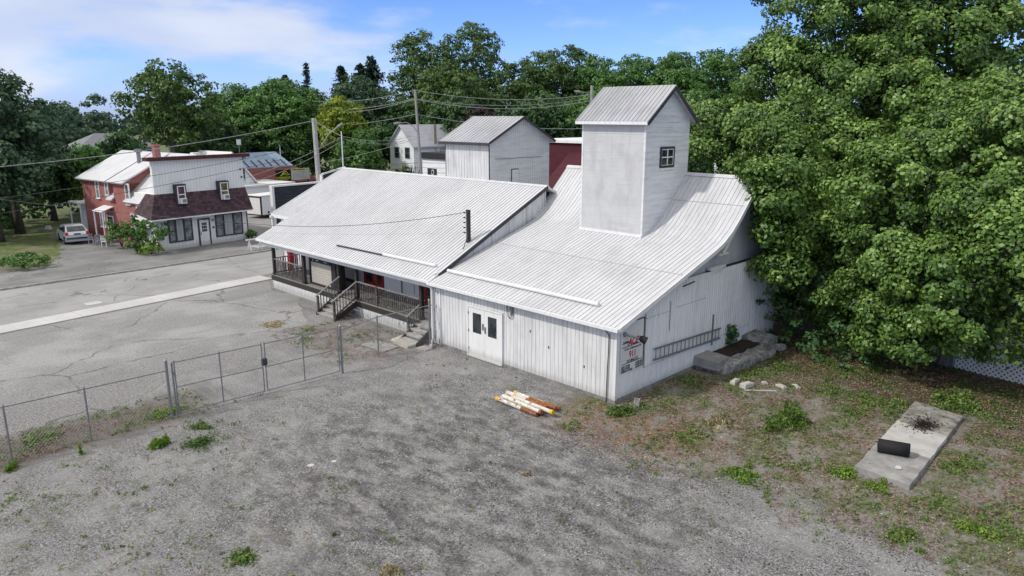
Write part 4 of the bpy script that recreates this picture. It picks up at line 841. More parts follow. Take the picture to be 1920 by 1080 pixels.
def storewin(a, b, z0, z1, divs):
    wn = window(house, OF, HU, -HV, a, b, z0, z1, frame='dark grey trim', pane='curtain', fw=.1, depth=.07)
    m = MB()
    for dv in divs: m.box((dv-.07, -.1, z0), (dv+.07, -.06, z1), fr=hf)
    for (c, d_) in ((a, divs[0]), (divs[-1], b)): m.box((c, -.1, (z0+z1)/2-.04), (d_, -.065, (z0+z1)/2+.02), fr=hf)
    m.build('mullion', 'dark grey trim', wn)
    for (c, d_) in ((a+.02, divs[0]-.08), (divs[-1]+.08, b-.02)): m = MB(); m.box((c, -.075, z0), (d_, -.06, z1), fr=hf); m.build('pane', 'glass room', wn)
storewin(.85, 2.65, .66, 2.32, (1.35, 2.05)); storewin(4.85, 7.15, .62, 2.3, (5.5, 6.4))
d = door(house, hf(3.34, -.04, .02), HU, -HV, .82, 2.06, ('door white', 'glass dark'), [(.2+.15*i, .33+.15*i, 1.1+.26*j, 1.32+.26*j) for i in range(3) for j in range(3)], frame='dark grey trim', fw=.12, handle=(.08, 1.0))
text('34', .24, 'text black', hf(4.55, -.06, 1.9), HU, -HV, house, bold=.004)
m = MB(); m.box((4.5, -.08, 1.3), (4.62, -.035, 1.45), fr=hf); m.build('mailbox', 'dark trim', house)
m = MB(); m.box((7.68, -.06, 0), (7.76, .0, 2.6), fr=hf); m.build('downspout', 'dark grey trim', house)
for (u_, z_) in ((7.45, 5.95), (7.5, 5.3)): m = MB(); m.box((u_-.06, -.14, z_-.06), (u_+.06, -.03, z_+.06), fr=hf); m.build('wall_fitting', 'dark grey trim', house)
OS = hf(-.01, 0, 0)
for (a, b, z0, z1) in ((9.2, 9.65, 3.62, 4.95), (7.55, 7.95, 3.95, 4.85), (3.98, 4.48, 3.45, 4.95), (3.55, 4.05, .85, 2.6), (8.75, 9.5, 1.2, 2.5)):
    window(house, OS, HV, -HU, a, b, z0, z1, frame='trim white', pane='glass room', fw=.09, cross=(1, 2), depth=.07, sill=True)
d = door(house, hf(-.01, 8.25, 0), -HV, -HU, .95, 2.1, ('dark grey trim', 'glass room'), [(.2, .75, 1.1, 1.9)], frame='trim white')
m = MB(); m.slab([hf(-.02, 7.0, 2.95), hf(-.02, 8.7, 2.95), hf(-1.0, 8.7, 2.6), hf(-1.0, 7.0, 2.6)], (0, 0, .06)); m.beam(hf(-.9, 7.1, 2.6), hf(-.9, 7.1, .3), .09, .09); m.beam(hf(-.9, 8.6, 2.6), hf(-.9, 8.6, .3), .09, .09); m.build('door_canopy', 'trim white', house)
m = MB(); m.box((-1.3, 6.9, 0), (-.02, 8.9, .25), fr=hf); m.build('step', 'concrete', house)
m = MB(); m.box((.3, 12.31, 0), (1.5, 14.2, 2.85), fr=hf); m.build('rear_addition', 'siding white', house); m = MB(); m.box((-.5, 12.31, 2.85), (1.8, 14.5, 2.98), fr=hf); m.beam(hf(-.4, 12.4, 0), hf(-.4, 12.4, 2.85), .09, .09); m.beam(hf(-.4, 14.4, 0), hf(-.4, 14.4, 2.85), .09, .09); m.build('porch_roof', 'trim white', house)
def plastic_chair(p, rot, mat, label):
    t = thing('patio_chair', label, 'chair', p)
    c, s_ = math.cos(rot), math.sin(rot); f = lambda x, y, z: (p[0]+c*x-s_*y, p[1]+s_*x+c*y, p[2]+z)
    m = MB(); m.box((-.25, -.25, .42), (.25, .25, .46), fr=f); m.build('seat', mat, t)
    m = MB(); m.box((-.25, .22, .6), (.25, .26, .9), fr=f); m.box((-.25, .22, .46), (-.2, .26, .6), fr=f); m.box((.2, .22, .46), (.25, .26, .6), fr=f); m.build('backrest', mat, t)
    for x in (-.23, .23):
        for y in (-.23, .23): m = MB(); m.box((x-.025, y-.025, 0), (x+.025, y+.025, .42), fr=f); m.build('leg', mat, t)
    for x in (-.26, .26): m = MB(); m.box((x-.03, -.24, .64), (x+.03, .24, .67), fr=f); m.box((x-.02, -.22, .46), (x+.02, -.17, .64), fr=f); m.build('armrest', mat, t)
plastic_chair(hf(-1.75, 7.4, 0), .6, 'chair grey', 'grey patio chair nearer the black bin by the brick wall')
plastic_chair(hf(-1.6, 6.5, 0), .3, 'chair grey', 'grey patio chair standing next to the white chair')
plastic_chair(hf(-1.5, 5.7, 0), .5, 'white plastic', 'white plastic chair at the edge of the bushes')
m = MB(); m.tube([hf(-1.6, 9.2, .0), hf(-1.6, 9.2, .25)], [.45, .5], 12); m.box((-2.2, 8.9, .25), (-1.1, 9.6, .32), fr=hf); tag(recenter(m.build('flower_bed_tub', 'chimney brick'), hf(-1.6, 9.2, 0)), 'low reddish tub on the ground between bin and chairs', 'tub')
bn = thing('trash_bin', 'black wheeled bin with a lime lid by the rear porch', 'bin', hf(-1.6, 11.6, 0))
m = MB(); m.slab([hf(-1.95, 11.3, .05), hf(-1.25, 11.3, .05), hf(-1.25, 11.95, .05), hf(-1.95, 11.95, .05)], (0, 0, 1.1)); m.build('body', 'black plastic', bn); m = MB(); m.box((-2.0, 11.25, 1.15), (-1.2, 12.0, 1.26), fr=hf); m.build('lid', 'lime plastic', bn)
for u_ in (-1.9, -1.3): m = MB(); m.tube([hf(u_-.03, 11.95, .12), hf(u_+.03, 11.95, .12)], .12, 10); m.build('wheel', 'black rubber', bn)
m = MB(); q = (17.0, 76.5, .35); m.tube([(q[0], q[1], 0), (q[0], q[1], .25), (q[0]+.05, q[1], .55)], [.12, .3, .16], 10); tag(recenter(m.build('garden_ball', 'litter pale'), (17, 76.5, 0)), 'small pale round object on the grass behind the car', 'ball')

# ------------------------------------------------------------------ car
def car():
    t = thing('parked_car', 'silver hatchback parked on the driveway beside the brick house', 'car', (17.0, 68.6, 0))
    ang = R(97.5)+R(-12)  # heading: nose away, slightly left
    # local: x forward (length 4.4), y left, z up
    o = Vector((17.05, 69.0, 0)); hd = math.atan2(3.0, .35)+.02
    c, s_ = math.cos(hd), math.sin(hd); f = lambda x, y, z: (o.x+c*x-s_*y, o.y+s_*x+c*y, z)
    prof = [(-2.12, .42), (-2.2, .6), (-2.18, .86), (-2.05, 1.0), (-1.95, 1.08), (-1.25, 1.44), (-.9, 1.50), (.1, 1.50), (.55, 1.42), (1.15, 1.02), (1.6, .98), (2.1, .84), (2.2, .6), (2.15, .34)]
    W = [(.80, .42), (.86, .6), (.87, .86), (.86, 1.0)]
    def hw(z): return .87 if z < .95 else .87-(z-.95)*.42
    m = MB(); n = len(prof)
    L_ = [f(x, hw(z), z) for x, z in prof]; R_ = [f(x, -hw(z), z) for x, z in prof]
    bl = [f(x, .84, .28) for x, z in prof]; br = [f(x, -.84, .28) for x, z in prof]
    vs = L_+R_+bl+br; fs = []
    for i in range(n-1): fs += [(i, i+1, n+i+1, n+i), (2*n+i, 2*n+i+1, i+1, i), (n+i, n+i+1, 3*n+i+1, 3*n+i), (2*n+i, 3*n+i, 3*n+i+1, 2*n+i+1)]
    fs += [(0, n, 3*n, 2*n), (n-1, 3*n-1, 4*n-1, 2*n-1)]
    m.add(vs, fs); body = m.build('body', 'silver paint', t)
    def pane(pts, mat='glass car', nm='window', par=body, off=(0, 0, 0)):
        m = MB(); m.slab([f(*p) for p in pts], off); return m.build(nm, mat, par)
    m = MB()
    pane([(-1.93, .66, 1.1), (-1.93, -.66, 1.1), (-1.33, -.6, 1.42), (-1.33, .6, 1.42)], nm='rear_window', off=tuple(Vector(f(-.02, 0, .03))-Vector(f(0, 0, 0))))
    pane([(1.12, .68, 1.06), (1.12, -.68, 1.06), (.62, -.6, 1.40), (.62, .6, 1.40)], nm='windscreen', off=tuple(Vector(f(.02, 0, .03))-Vector(f(0, 0, 0))))
    for sg2 in (1, -1):
        sd = tuple(Vector(f(0, .02*sg2, .0))-Vector(f(0, 0, 0)))
        for a, b, c_, d_ in ((-1.75, -1.0, -1.2, -.95), (-.92, -.08, -.88, -.08), (.0, .95, .0, .52)):
            h0, h1 = 1.05, 1.40
            pane([(a, hw(h0)*sg2, h0), (b, hw(h0)*sg2, h0), (d_, hw(h1)*sg2, h1), (c_, hw(h1)*sg2, h1)], nm='side_window', off=sd)
        pane([(-2.19, .62*sg2, .82), (-2.19, .86*sg2, .82), (-2.03, .84*sg2, 1.05), (-2.03, .66*sg2, 1.05)], 'red paint', 'tail_light', off=tuple(Vector(f(-.03, 0, .02))-Vector(f(0, 0, 0))))
    pane([(-2.20, .24, .84), (-2.20, -.24, .84), (-2.14, -.24, .95), (-2.14, .24, .95)], 'dark grey trim', 'licence_plate', off=tuple(Vector(f(-.02, 0, 0))-Vector(f(0, 0, 0))))
    pane([(-2.22, .8, .5), (-2.22, -.8, .5), (-2.24, -.8, .62), (-2.24, .8, .62)], 'dark grey trim', 'bumper', off=tuple(Vector(f(-.02, 0, 0))-Vector(f(0, 0, 0))))
    for x in (-1.35, 1.35):
        for sg2 in (1, -1):
            m = MB(); m.tube([f(x, .66*sg2, .32), f(x, .89*sg2, .32)], .33, 20); wl = m.build('wheel', 'black rubber', t)
            m = MB(); m.tube([f(x, .885*sg2, .32), f(x, .905*sg2, .32)], .20, 16); m.build('rim', 'galv steel', wl)
m_, n_, l_ = newmat('silver paint'); finish(m_, n_, l_, (.60, .61, .63), .3, .3, spec=.5)
car()

# ------------------------------------------------------------------ trailer, garage, dark wall, back houses
tr_ = thing('cargo_trailer', 'enclosed pale grey cargo trailer with dark framed rear door beyond the house', 'trailer', (35.6, 71.6, 0))
ta = R(14); tf = lambda x, y, z: (34.65+math.cos(ta)*x-math.sin(ta)*y, 70.4+math.sin(ta)*x+math.cos(ta)*y, z)
m = MB(); m.box((0, 0, .35), (4.6, 2.3, 2.3), fr=tf); m.build('body', 'siding white', tr_)
m = MB(); m.box((-.03, .1, .45), (-.005, 2.2, 2.15), fr=tf); m.build('rear_door', 'porch wall paint', tr_)
m = MB(); m.box((-.05, -.03, .33), (.08, .1, 2.32), fr=tf); m.box((-.05, 2.2, .33), (.08, 2.33, 2.32), fr=tf); m.box((-.05, .1, 2.16), (.05, 2.2, 2.32), fr=tf); m.box((-.05, .1, .33), (.05, 2.2, .45), fr=tf); m.box((.08, -.03, .28), (4.6, .0, .4), fr=tf); m.build('frame', 'dark trim', tr_)
m = MB(); m.box((-.1, -.06, 2.32), (4.7, 2.36, 2.38), fr=tf); m.build('roof', 'trim white', tr_)
for y in (.05, 2.25):
    for x in (1.9, 2.7): m = MB(); m.tube([tf(x, y-.1, .33), tf(x, y+.1, .33)], .33, 14); m.build('wheel', 'black rubber', tr_)
m = MB(); m.tube([tf(.9, -.03, .62), tf(.9, .0, .62)], .12, 10); m.build('vent', 'dark trim', tr_)
gl = fr_local(hf(0, 0, 0)[:2]+(0,), HA)
ga = thing('flat_garage', 'low white garage with flat roof behind the cargo trailer', 'garage', gl(18, 16, 0))
m = MB(); m.box((14.3, 15.6, 0), (24, 21, 2.72), fr=gl); m.build('wall', 'siding white', ga); m = MB(); m.box((14.1, 15.4, 2.72), (24.2, 21.2, 2.9), fr=gl); m.build('roof', 'trim white', ga)
gh = thing('gabled_white_house', 'white gabled house with one window between false front and trailer', 'house', gl(15.4, 17.5, 0))
m = MB(); pk = 14.9; hw_ = 5.3; e = 2.95; ap = 9.3
gz = lambda u: 9.4-abs(u-15.3)*1.30
m.slab([gl(14.9, 17.4, 0), gl(20.2, 17.4, 0), gl(20.2, 17.4, 3.05), gl(17.55, 17.4, 6.25), gl(14.9, 17.4, 3.05)], tuple(HV*6)); m.build('wall', 'siding white', gh)
m = MB()
for sgn in (-1, 1): m.slab([gl(17.55, 17.1, 6.3), gl(17.55+sgn*2.95, 17.1, 2.8), gl(17.55+sgn*2.95, 17.1, 2.98), gl(17.55, 17.1, 6.5)], tuple(HV*6.6))
m.build('roof', 'trim white', gh)
window(gh, gl(0, 17.38, 0), HU, -HV, 18.55, 19.05, 3.3, 4.6, frame='trim white', pane='glass dark', fw=.1, cross=(1, 2), depth=.06)
bb = thing('blue_roof_building', 'building with patched blue metal roof over red shingles', 'building', gl(24, 24, 0))
m = MB(); m.box((17.5, 20.6, 0), (31, 26, 2.2), fr=gl); m.build('wall', 'siding white', bb)
m = MB(); m.slab([gl(17, 20.2, 2.25), gl(31.5, 20.2, 2.25), gl(30.0, 23, 3.95), gl(19, 23, 4.05)], (0, 0, .12)); m.build('lower_roof', 'shingle red', bb)
m = MB(); m.slab([gl(23.2, 23, 4.1), gl(29.6, 23, 4.1), gl(29.2, 26, 5.75), gl(20.0, 26, 5.75), gl(19.2, 23.0, 4.15)], (0, 0, .1)); ur = m.build('upper_roof', 'blue metal', bb)
m = MB()
for k in range(9): u_ = 20.2+k*1.05; m.beam(gl(u_, 23.0, 4.28), gl(u_+.05, 24.3, 4.98), .12, .05)
m.build('bare_seams', 'dark trim', ur)
m = MB(); q = gl(29.6, 25.5, 0); m.tube([(q[0], q[1], 5), (q[0], q[1], 6.5)], .06, 6); m.tube([(q[0], q[1], 6.5), (q[0], q[1], 6.75)], .14, 8); m.build('vent_pipe', 'trim white', bb)
dw = thing('dark_clad_building', 'dark shingled flat wall with white corner and cap beside the street', 'building', gl(16, 1, 0))
dl = fr_local((30.81, 60.18, 0), HA)
m = MB(); m.box((0, 0, 0), (5.35, .3, 4.2), fr=dl); m.slab([dl(5.35, 0, 0), dl(8.2, 0, 0), dl(8.2, 0, 5.4), dl(5.45, 0, 4.9), dl(5.35, 0, 4.9)], tuple(HV*.3)); m.build('wall', 'dark shingle wall', dw)
m = MB(); m.box((-.12, -.06, 0), (.1, .3, 4.2), fr=dl); m.box((-.12, -.08, 4.2), (5.4, .36, 4.34), fr=dl); m.box((5.33, -.05, 4.34), (5.5, .3, 4.95), fr=dl); m.beam(dl(5.4, -.02, 5.0), dl(8.2, -.02, 5.5), .2, .13); m.build('trim', 'trim white', dw)
m = MB(); m.box((5.6, .3, 0), (8.1, 4, 2.4), fr=dl); m.build('rear_wall', 'dark shingle wall', dw)
def board_sign(name, label, a, b, z0, z1, y, mat):
    t = thing(name, label, 'sign', gl((a+b)/2, y, 0)); m = MB(); m.box((a, y, z0), (b, y+.08, z1), fr=gl); m.build('board', mat, t)
    for u_ in (a+.2, b-.2): m = MB(); m.beam(gl(u_, y+.14, 0), gl(u_, y+.14, z1-.1), .1, .1); m.build('post', 'dark trim', t)
    return t
s_1 = board_sign('welding_sign', 'black billboard with yellow welding lettering left of the pale pole', 24.15, 26.28, 2.75, 4.05, 19.0, 'sign black')
text('J C WELDING INC.', .34, 'sign yellow', gl(25.2, 18.99, 3.0), HU, -HV, s_1, bold=.012, xs=.72)
m = MB()
for k_ in range(9): m.box((24.55+k_*.15, 18.985, 2.84), (24.66+k_*.15, 18.998, 2.9), fr=gl)
m.build('fine_print', 'sign white', s_1)
m = MB(); pts = [(24.9, 3.3), (25.0, 3.55), (25.3, 3.85), (25.6, 3.85), (25.85, 3.55), (26.0, 3.45)]
m.tube([gl(a, 18.98, b) for a, b in pts], .035, 5); m.tube([gl(a, 18.98, b) for a, b in ((24.75, 3.38), (25.2, 3.5), (25.7, 3.4), (26.1, 3.5))], .03, 5); m.tube([gl(a, 18.98, b) for a, b in ((25.1, 3.55), (25.35, 3.68), (25.6, 3.55))], .05, 5); m.build('emblem', 'sign yellow', s_1)
s_2 = board_sign('white_billboard', 'white billboard with a yellow header strip behind the pale pole', 26.32, 29.0, 2.75, 4.1, 19.0, 'sign white')
m = MB(); m.box((26.35, 18.985, 3.88), (28.4, 18.998, 4.08), fr=gl); m.build('header_strip', 'sign yellow', s_2); m = MB(); m.box((26.5, 18.975, 3.94), (27.1, 18.984, 4.02), fr=gl); m.box((27.2, 18.975, 3.94), (28.2, 18.984, 4.02), fr=gl); m.build('header_print', 'text black', s_2)
m = MB(); random.seed(3)
for k in range(6):
    u_ = 26.5
    while u_ < 28.2: ln = random.uniform(.1, .4); m.box((u_, 18.99, 3.68-k*.14), (min(u_+ln, 28.35), 18.998, 3.71-k*.14), fr=gl); u_ += ln+.09
m.build('fine_print', 'galv steel', s_2)

# white house far behind, flat black-topped building
def Wf(o, ang): return fr_local(o, ang)
wh = thing('white_clapboard_house', 'two storey white clapboard house with grey roof and four gable windows', 'house', (61, 76, 0))
wx, wy = 56.1, 72.6   # corner nearest
gw = 4.9
pz, ez = 9.1, 6.75
m = MB(); m.box((wx, wy, 0), (wx+9, wy+gw, ez)); claps(m, (wx-.01, 0, 0), (0, 1, 0), (-1, 0, 0), 1, pz-.1, lambda z: wy+max(0, (z-ez)*gw/2/(pz-ez)), lambda z: wy+gw-max(0, (z-ez)*gw/2/(pz-ez)), .22, .03); m.slab([(wx, wy, ez), (wx, wy+gw, ez), (wx, wy+gw/2, pz-.05)], (9, 0, 0)); claps(m, (0, wy-.01, 0), (1, 0, 0), (0, -1, 0), 1, ez, lambda z: wx, lambda z: wx+9, .22, .03); m.build('wall', 'siding white', wh)
m = MB()
for sgn in (-1, 1):
    ye = wy+gw/2+sgn*(gw/2+.35); ze = ez-.33
    m.slab([(wx-.35, wy+gw/2, pz), (wx+9.35, wy+gw/2, pz), (wx+9.35, ye, ze), (wx-.35, ye, ze)], (0, 0, .14))
m.build('roof', 'roof galvanised', wh)
m = MB(); m.box((wx+3.2, wy-.02, 3), (wx+3.6, wy+.5, pz+.15)); m.build('chimney', 'concrete block', wh)
for (y0, z0, z1) in ((wy+.9, 5.2, 6.4), (wy+3.05, 5.2, 6.4), (wy+.9, 2.2, 3.6), (wy+3.05, 2.2, 3.6)): window(wh, (wx-.03, 0, 0), (0, 1, 0), (-1, 0, 0), y0, y0+.8, z0, z1, frame='slate tiles', pane='glass dark', fw=.08, cross=(1, 2), depth=.06)
fb = thing('flat_roof_building', 'low white building with black roof edge and dark door behind the leaning pole', 'building', (51, 61, 0))
m = MB(); m.box((49.6, 55, 0), (56, 62.8, 5.85)); m.build('wall', 'siding white', fb)
m = MB(); m.box((49.4, 54.8, 5.86), (56.2, 63.0, 6.5)); m.build('roof_edge', 'dark trim', fb)
m = MB(); m.box((49.55, 60.4, 3.3), (49.6, 61.9, 4.85)); dr = m.build('door', 'dark trim', fb)
m = MB(); 
ring = [(49.53, 61.0+.2*math.cos(t), 4.45+.25*math.sin(t)) for t in [2*PI*k/16 for k in range(17)]]; m.tube(ring, .05, 6, cap=False); m.build('emblem', 'sign white', dr)
m = MB(); m.tube([(51, 61.5, 6.5), (51, 61.5, 7.0)], .1, 8); m.build('roof_vent', 'galv steel', fb)
sw = thing('small_white_house', 'bit of a white gabled house peeping out right of the tower', 'house', (55, 24, 0))
m = MB(); m.box((50, 22, 0), (58, 28.2, 7.6)); m.slab([(50, 22, 7.6), (50, 28.2, 7.6), (50, 25.1, 9.6)], (8, 0, 0)); m.build('wall', 'siding white', sw); m = MB(); m.slab([(49.7, 25.1, 9.7), (49.7, 21.6, 7.4), (49.7, 21.6, 7.25), (49.7, 25.1, 9.55)], (8.6, 0, 0)); m.slab([(49.7, 25.1, 9.7), (49.7, 28.6, 7.4), (49.7, 28.6, 7.25), (49.7, 25.1, 9.55)], (8.6, 0, 0)); m.build('roof', 'trim white', sw)
fh = thing('blue_trimmed_house', 'distant house with hipped grey roof and blue band beyond the trees', 'house', (45, 148, 0))
m = MB(); m.box((38, 140, 0), (49, 148, 4.9)); m.build('wall', 'trim white', fh); m = MB(); m.box((37.8, 139.8, 3.9), (49.2, 148.2, 4.6)); m.build('band', 'blue paint', fh)
m = MB(); m.add([(37, 139, 4.95), (50, 139, 4.95), (50, 149, 4.95), (37, 149, 4.95), (41, 144, 7.3), (46, 144, 7.3)], [(0, 1, 5, 4), (1, 2, 5), (2, 3, 4, 5), (3, 0, 4), (3, 2, 1, 0)]); m.build('roof', 'slate tiles', fh)

# ------------------------------------------------------------------ poles and wires
def lampheads(m, p, q): pass
def utility_pole(label, base, top, r0, r1, mat, arm=None, cross=None):
    t = thing('utility_pole', label, 'pole', base, 'utility poles along the street')
    m = MB(); m.tube([base, tuple((Vector(base)+Vector(top))/2), top], [r0, (r0+r1)/2, r1], 10); m.build('shaft', mat, t)
    if arm:
        m = MB(); m.tube(arm, .05, 6); a_ = m.build('lamp_arm', 'galv steel', t); d_ = (Vector(arm[-1])-Vector(arm[-2])).normalized()
        m = MB(); e_ = Vector(arm[-1]); m.tube([e_, e_+d_*.3, e_+d_*.75], [.07, .15, .09], 8); m.build('lamp_head', 'galv steel', a_)
    if cross:
        for (a, b) in cross: m = MB(); m.beam(a, b, .1, .1); m.build('bracket', 'galv steel', t)
    return t
P1 = Vector((36.0, 61.4, 10.1)); utility_pole('thick pale pole with a lamp arm behind the dark wall', (36.15, 61.3, 0), tuple(P1), .27, .21, 'pole pale', arm=[(36.1, 61.3, 7.1), (36.55, 60.9, 7.9), (37.0, 60.5, 8.75), (37.5, 60.1, 9.2)])
P2 = Vector((46.07, 59.18, 12.82)); utility_pole('tall grey pole leaning before the white clapboard house', (46.5, 58.8, 0), tuple(P2), .17, .12, 'pole wood', arm=[(46.2, 59.1, 8.6), (45.9, 59.4, 9.3), (45.4, 59.8, 9.65), (44.9, 60.1, 9.6)])
P3 = Vector((62.41, 50.04, 13.43)); utility_pole('distant grey pole with its top showing above the tower roof left edge', (62.41, 50.04, 0), tuple(P3), .2, .16, 'pole wood', arm=[(62.3, 50.1, 12.2), (62.0, 50.4, 12.7), (61.6, 50.8, 12.75)])
q4 = (35.3, 55.8); utility_pole('thin white pole standing by the ridge end of the store roof', (35.3, 55.8, 0), (35.3, 55.8, 9.0), .06, .05, 'trim white')
def wire(name_lab, pts, sag, r=.022, mat='wire pale', group='overhead wires'):
    m = MB()
    for a, b in zip(pts[:-1], pts[1:]):
        a = Vector(a); b = Vector(b); n = 14
        q = [a.lerp(b, i/n)-Vector((0, 0, sag*4*(i/n)*(1-i/n))) for i in range(n+1)]; m.tube(q, r, 4, cap=False)
    o = m.build('overhead_wire', mat); recenter(o, pts[0]); tag(o, name_lab, 'wire', group); return o
wire('topmost wire from the thick pale pole to the left edge above the brick house', [(-2, 58, 6.7), (36.0, 61.3, 9.9)], .9, .03)
wire('middle wire crossing in front of the cream false front', [(-4, 44, 5.6), (30.8, 58, 7.4)], .5, .016, 'wire')
wire('lowest wire crossing the cream false front above its windows', [(-4, 44, 4.7), (30.8, 58, 6.7)], .5, .016, 'wire')
wire('service cable sagging from the roof mast across the store roof', [(22.93, 26, rz(23)+1.4), (20.3, 41.8, 3.9), (0, 60, 7.5)], .35, .014, 'wire')
wire('short cable from the mast foot down to the barn roof', [(22.93, 25.7, rz(23)+.4), (22.0, 25.4, 3.7)], .1, .02, 'wire')
def long(lab, z2, z3, zl, dy=0, sag=.7, left=(53.9, 95.9), r=.028):
    wire(lab, [(left[0], left[1]+dy, zl), (P2.x+dy*.2, P2.y+dy*.2, z2), (P3.x, P3.y+dy*.3, z3)], sag, r)
long('top wire over the tall leaning pole', 12.75, 12.5, 12.6); long('second wire on the tall leaning pole, left of a close pair', 11.95, 12.1, 11.5, .3); long('third wire on the tall leaning pole, right of a close pair', 11.9, 11.9, 11.3, -.4, .9)
long('fourth wire, lower on the tall leaning pole, passing behind the board storage tower', 10.45, 9.0, 9.0, 0, .5)
wire('wire between the thick pale pole and the thin white pole', [(36.0, 61.3, 9.9), (35.3, 55.8, 8.6)], .1); 
wire('upper wire from thin white pole toward the clapboard house', [(35.3, 55.8, 8.6), (56, 73, 7.9)], .5, .022)
wire('wire below it from thin white pole toward the clapboard house', [(35.3, 55.8, 8.4), (56, 74, 7.4)], .5, .022)
wire('wire crossing the clapboard house gable up to the leaning pole', [(40, 66, 5.8), (46.3, 59, 8.2)], .2, .02)
for k, (za, zb) in enumerate(((5.9, 5.7), (5.5, 5.2), (5.1, 4.7))):
    wire(('highest', 'middle', 'lowest')[k]+' of three level wires between pale pole and leaning pole', [(36.1, 61.3, za), (46.35, 59, zb), (56, 55, zb)], .15, .018, 'wire')
wire('guy wire slanting from the blue roof to the thin white pole', [(32.5, 70, 4.2), (35.3, 55.8, 8.5)], .3, .025)
wire('second guy wire slanting beside the first from the blue roof', [(33.2, 69.5, 3.8), (35.4, 55.8, 8.2)], .3, .025)
wire('wire from the tower roof peak towards the large maple', [(30.2, 18.6, 11.0), (37, 15, 9.6)], .15, .012, 'wire')
wire('two thin wires behind the tower, right of its gable', [(P3.x, P3.y, 11.5), (78, 25, 12)], .4, .03)

# ------------------------------------------------------------------ chain-link fences
FY = 25.1
fence = thing('chain_link_fence', 'grey chain link fence line with double gate across the yard', 'fence', (8.5, FY, 0))
def cyl(parent, name, a, b, r, mat='galv steel', n=8): m = MB(); m.tube([a, b], r, n); return m.build(name, mat, parent)
def mesh_panel(parent, a, b, z0, z1, pitch=.085, r=.0019, mat='galv steel', name='wire_mesh', flat_w=None):
    a = Vector((*a, 0)); b = Vector((*b, 0)); d = (b-a); Ln = d.length; d /= Ln; Hh = z1-z0; m = MB(); nrm = Vector((-d.y, d.x, 0))
    for sgn in (1, -1):
        t = -Hh
        while t < Ln+Hh:
            p0, p1 = (t, z0), (t+Hh, z1)
            if sgn < 0: p0, p1 = (t+Hh, z0), (t, z1)
            (xa, za), (xb, zb) = p0, p1
            # clip in x
            def cl(xa, za, xb, zb, lim, hi):
                if hi:
                    if xa > lim and xb > lim: return None
                    if xb > lim: k = (lim-xa)/(xb-xa); xb, zb = lim, za+(zb-za)*k
                    if xa > lim: k = (lim-xb)/(xa-xb); xa, za = lim, zb+(za-zb)*k
                else:
                    if xa < lim and xb < lim: return None
                    if xa < lim: k = (lim-xb)/(xa-xb); xa, za = lim, zb+(za-zb)*k
                    if xb < lim: k = (lim-xa)/(xb-xa); xb, zb = lim, za+(zb-za)*k
                return xa, za, xb, zb
            q = cl(xa, za, xb, zb, 0, False)
            if q: q = cl(*q, Ln, True)
            if q:
                xa, za, xb, zb = q; A = a+d*xa+Vector((0, 0, za))+nrm*(.004*sgn); B = a+d*xb+Vector((0, 0, zb))+nrm*(.004*sgn)
                if flat_w: m.beam(A, B, .006, flat_w, up=nrm.cross(B-A))
                else: m.tube([A, B], r, 3, cap=False)
            t += pitch*1.414
    return m.build(name, mat, parent)
def fpost(p, h, r=.03, parent=fence):
    o = cyl(parent, 'post', (*p, -.05), (*p, h), r); m = MB(); m.tube([(*p, h), (*p, h+.05)], [r*1.3, r*.4], 8); m.build('post_cap', 'galv steel', o)
fpost((3.75, FY+.1), 1.84); fpost((5.92, FY+.05), 1.84); fpost((8.46, FY), 2.15, .05); fpost((8.66, FY+.05), 2.0, .035)
fpost((-1, FY+.3), 1.84); fpost((1.4, FY+.2), 1.84); fpost((15.21, FY-.2), 2.03, .05); fpost((17.45, FY+.45), 1.87, .03); fpost((19.9, FY-.1), 2.25, .045)
fpost((-3.4, FY+.4), 1.84)
cyl(fence, 'top_rail', (-8, FY+.6, 1.8), (8.46, FY, 1.78), .022)
cyl(fence, 'top_rail', (15.25, FY-.2, 1.85), (17.45, FY+.45, 1.82), .022); cyl(fence, 'top_rail', (17.45, FY+.45, 1.82), (20.2, FY+.1, 1.92), .022)
mesh_panel(fence, (-8, FY+.6), (8.46, FY), .05, 1.78); mesh_panel(fence, (15.25, FY-.2), (17.45, FY+.45), .05, 1.84); mesh_panel(fence, (17.45, FY+.45), (19.9, FY-.1), .05, 1.84)
def gate(a, b, lab, hin):
    g_ = thing('fence_gate', lab, 'gate', ((a[0]+b[0])/2, (a[1]+b[1])/2, 0), 'chain link gate leaves')
    A = Vector((*a, 0)); B = Vector((*b, 0)); z0, z1 = .12, 1.98
    up = lambda p, z: (p.x, p.y, z)
    for k, z in enumerate((z0, (z0+z1)/2+.02, z1)): cyl(g_, 'rail', up(A, z), up(B, z), .022)
    for p in (A, B, (A+B)/2): cyl(g_, 'upright', up(p, z0-.03), up(p, z1+.06), .024 if p is not (A+B)/2 else .018)
    mesh_panel(g_, a, b, z0, z1)
    for z in (.5, 1.6): m = MB(); m.box((hin[0]-.05, hin[1]-.05, z-.06), (hin[0]+.05, hin[1]+.05, z+.06)); m.build('hinge', 'galv steel', g_)
    return g_
g1 = gate((8.76, FY+.12), (11.86, FY-.1), 'left chain link gate leaf, nearer the weeds at the fence', (8.7, FY+.1)); g2 = gate((11.98, FY-.1), (15.08, FY-.2), 'right chain link gate leaf, nearer the porch steps', (15.12, FY-.2))
m = MB(); m.box((11.84, FY-.18, 1.15), (12.02, FY-.03, 1.4)); m.build('latch', 'dark grey trim', g1)
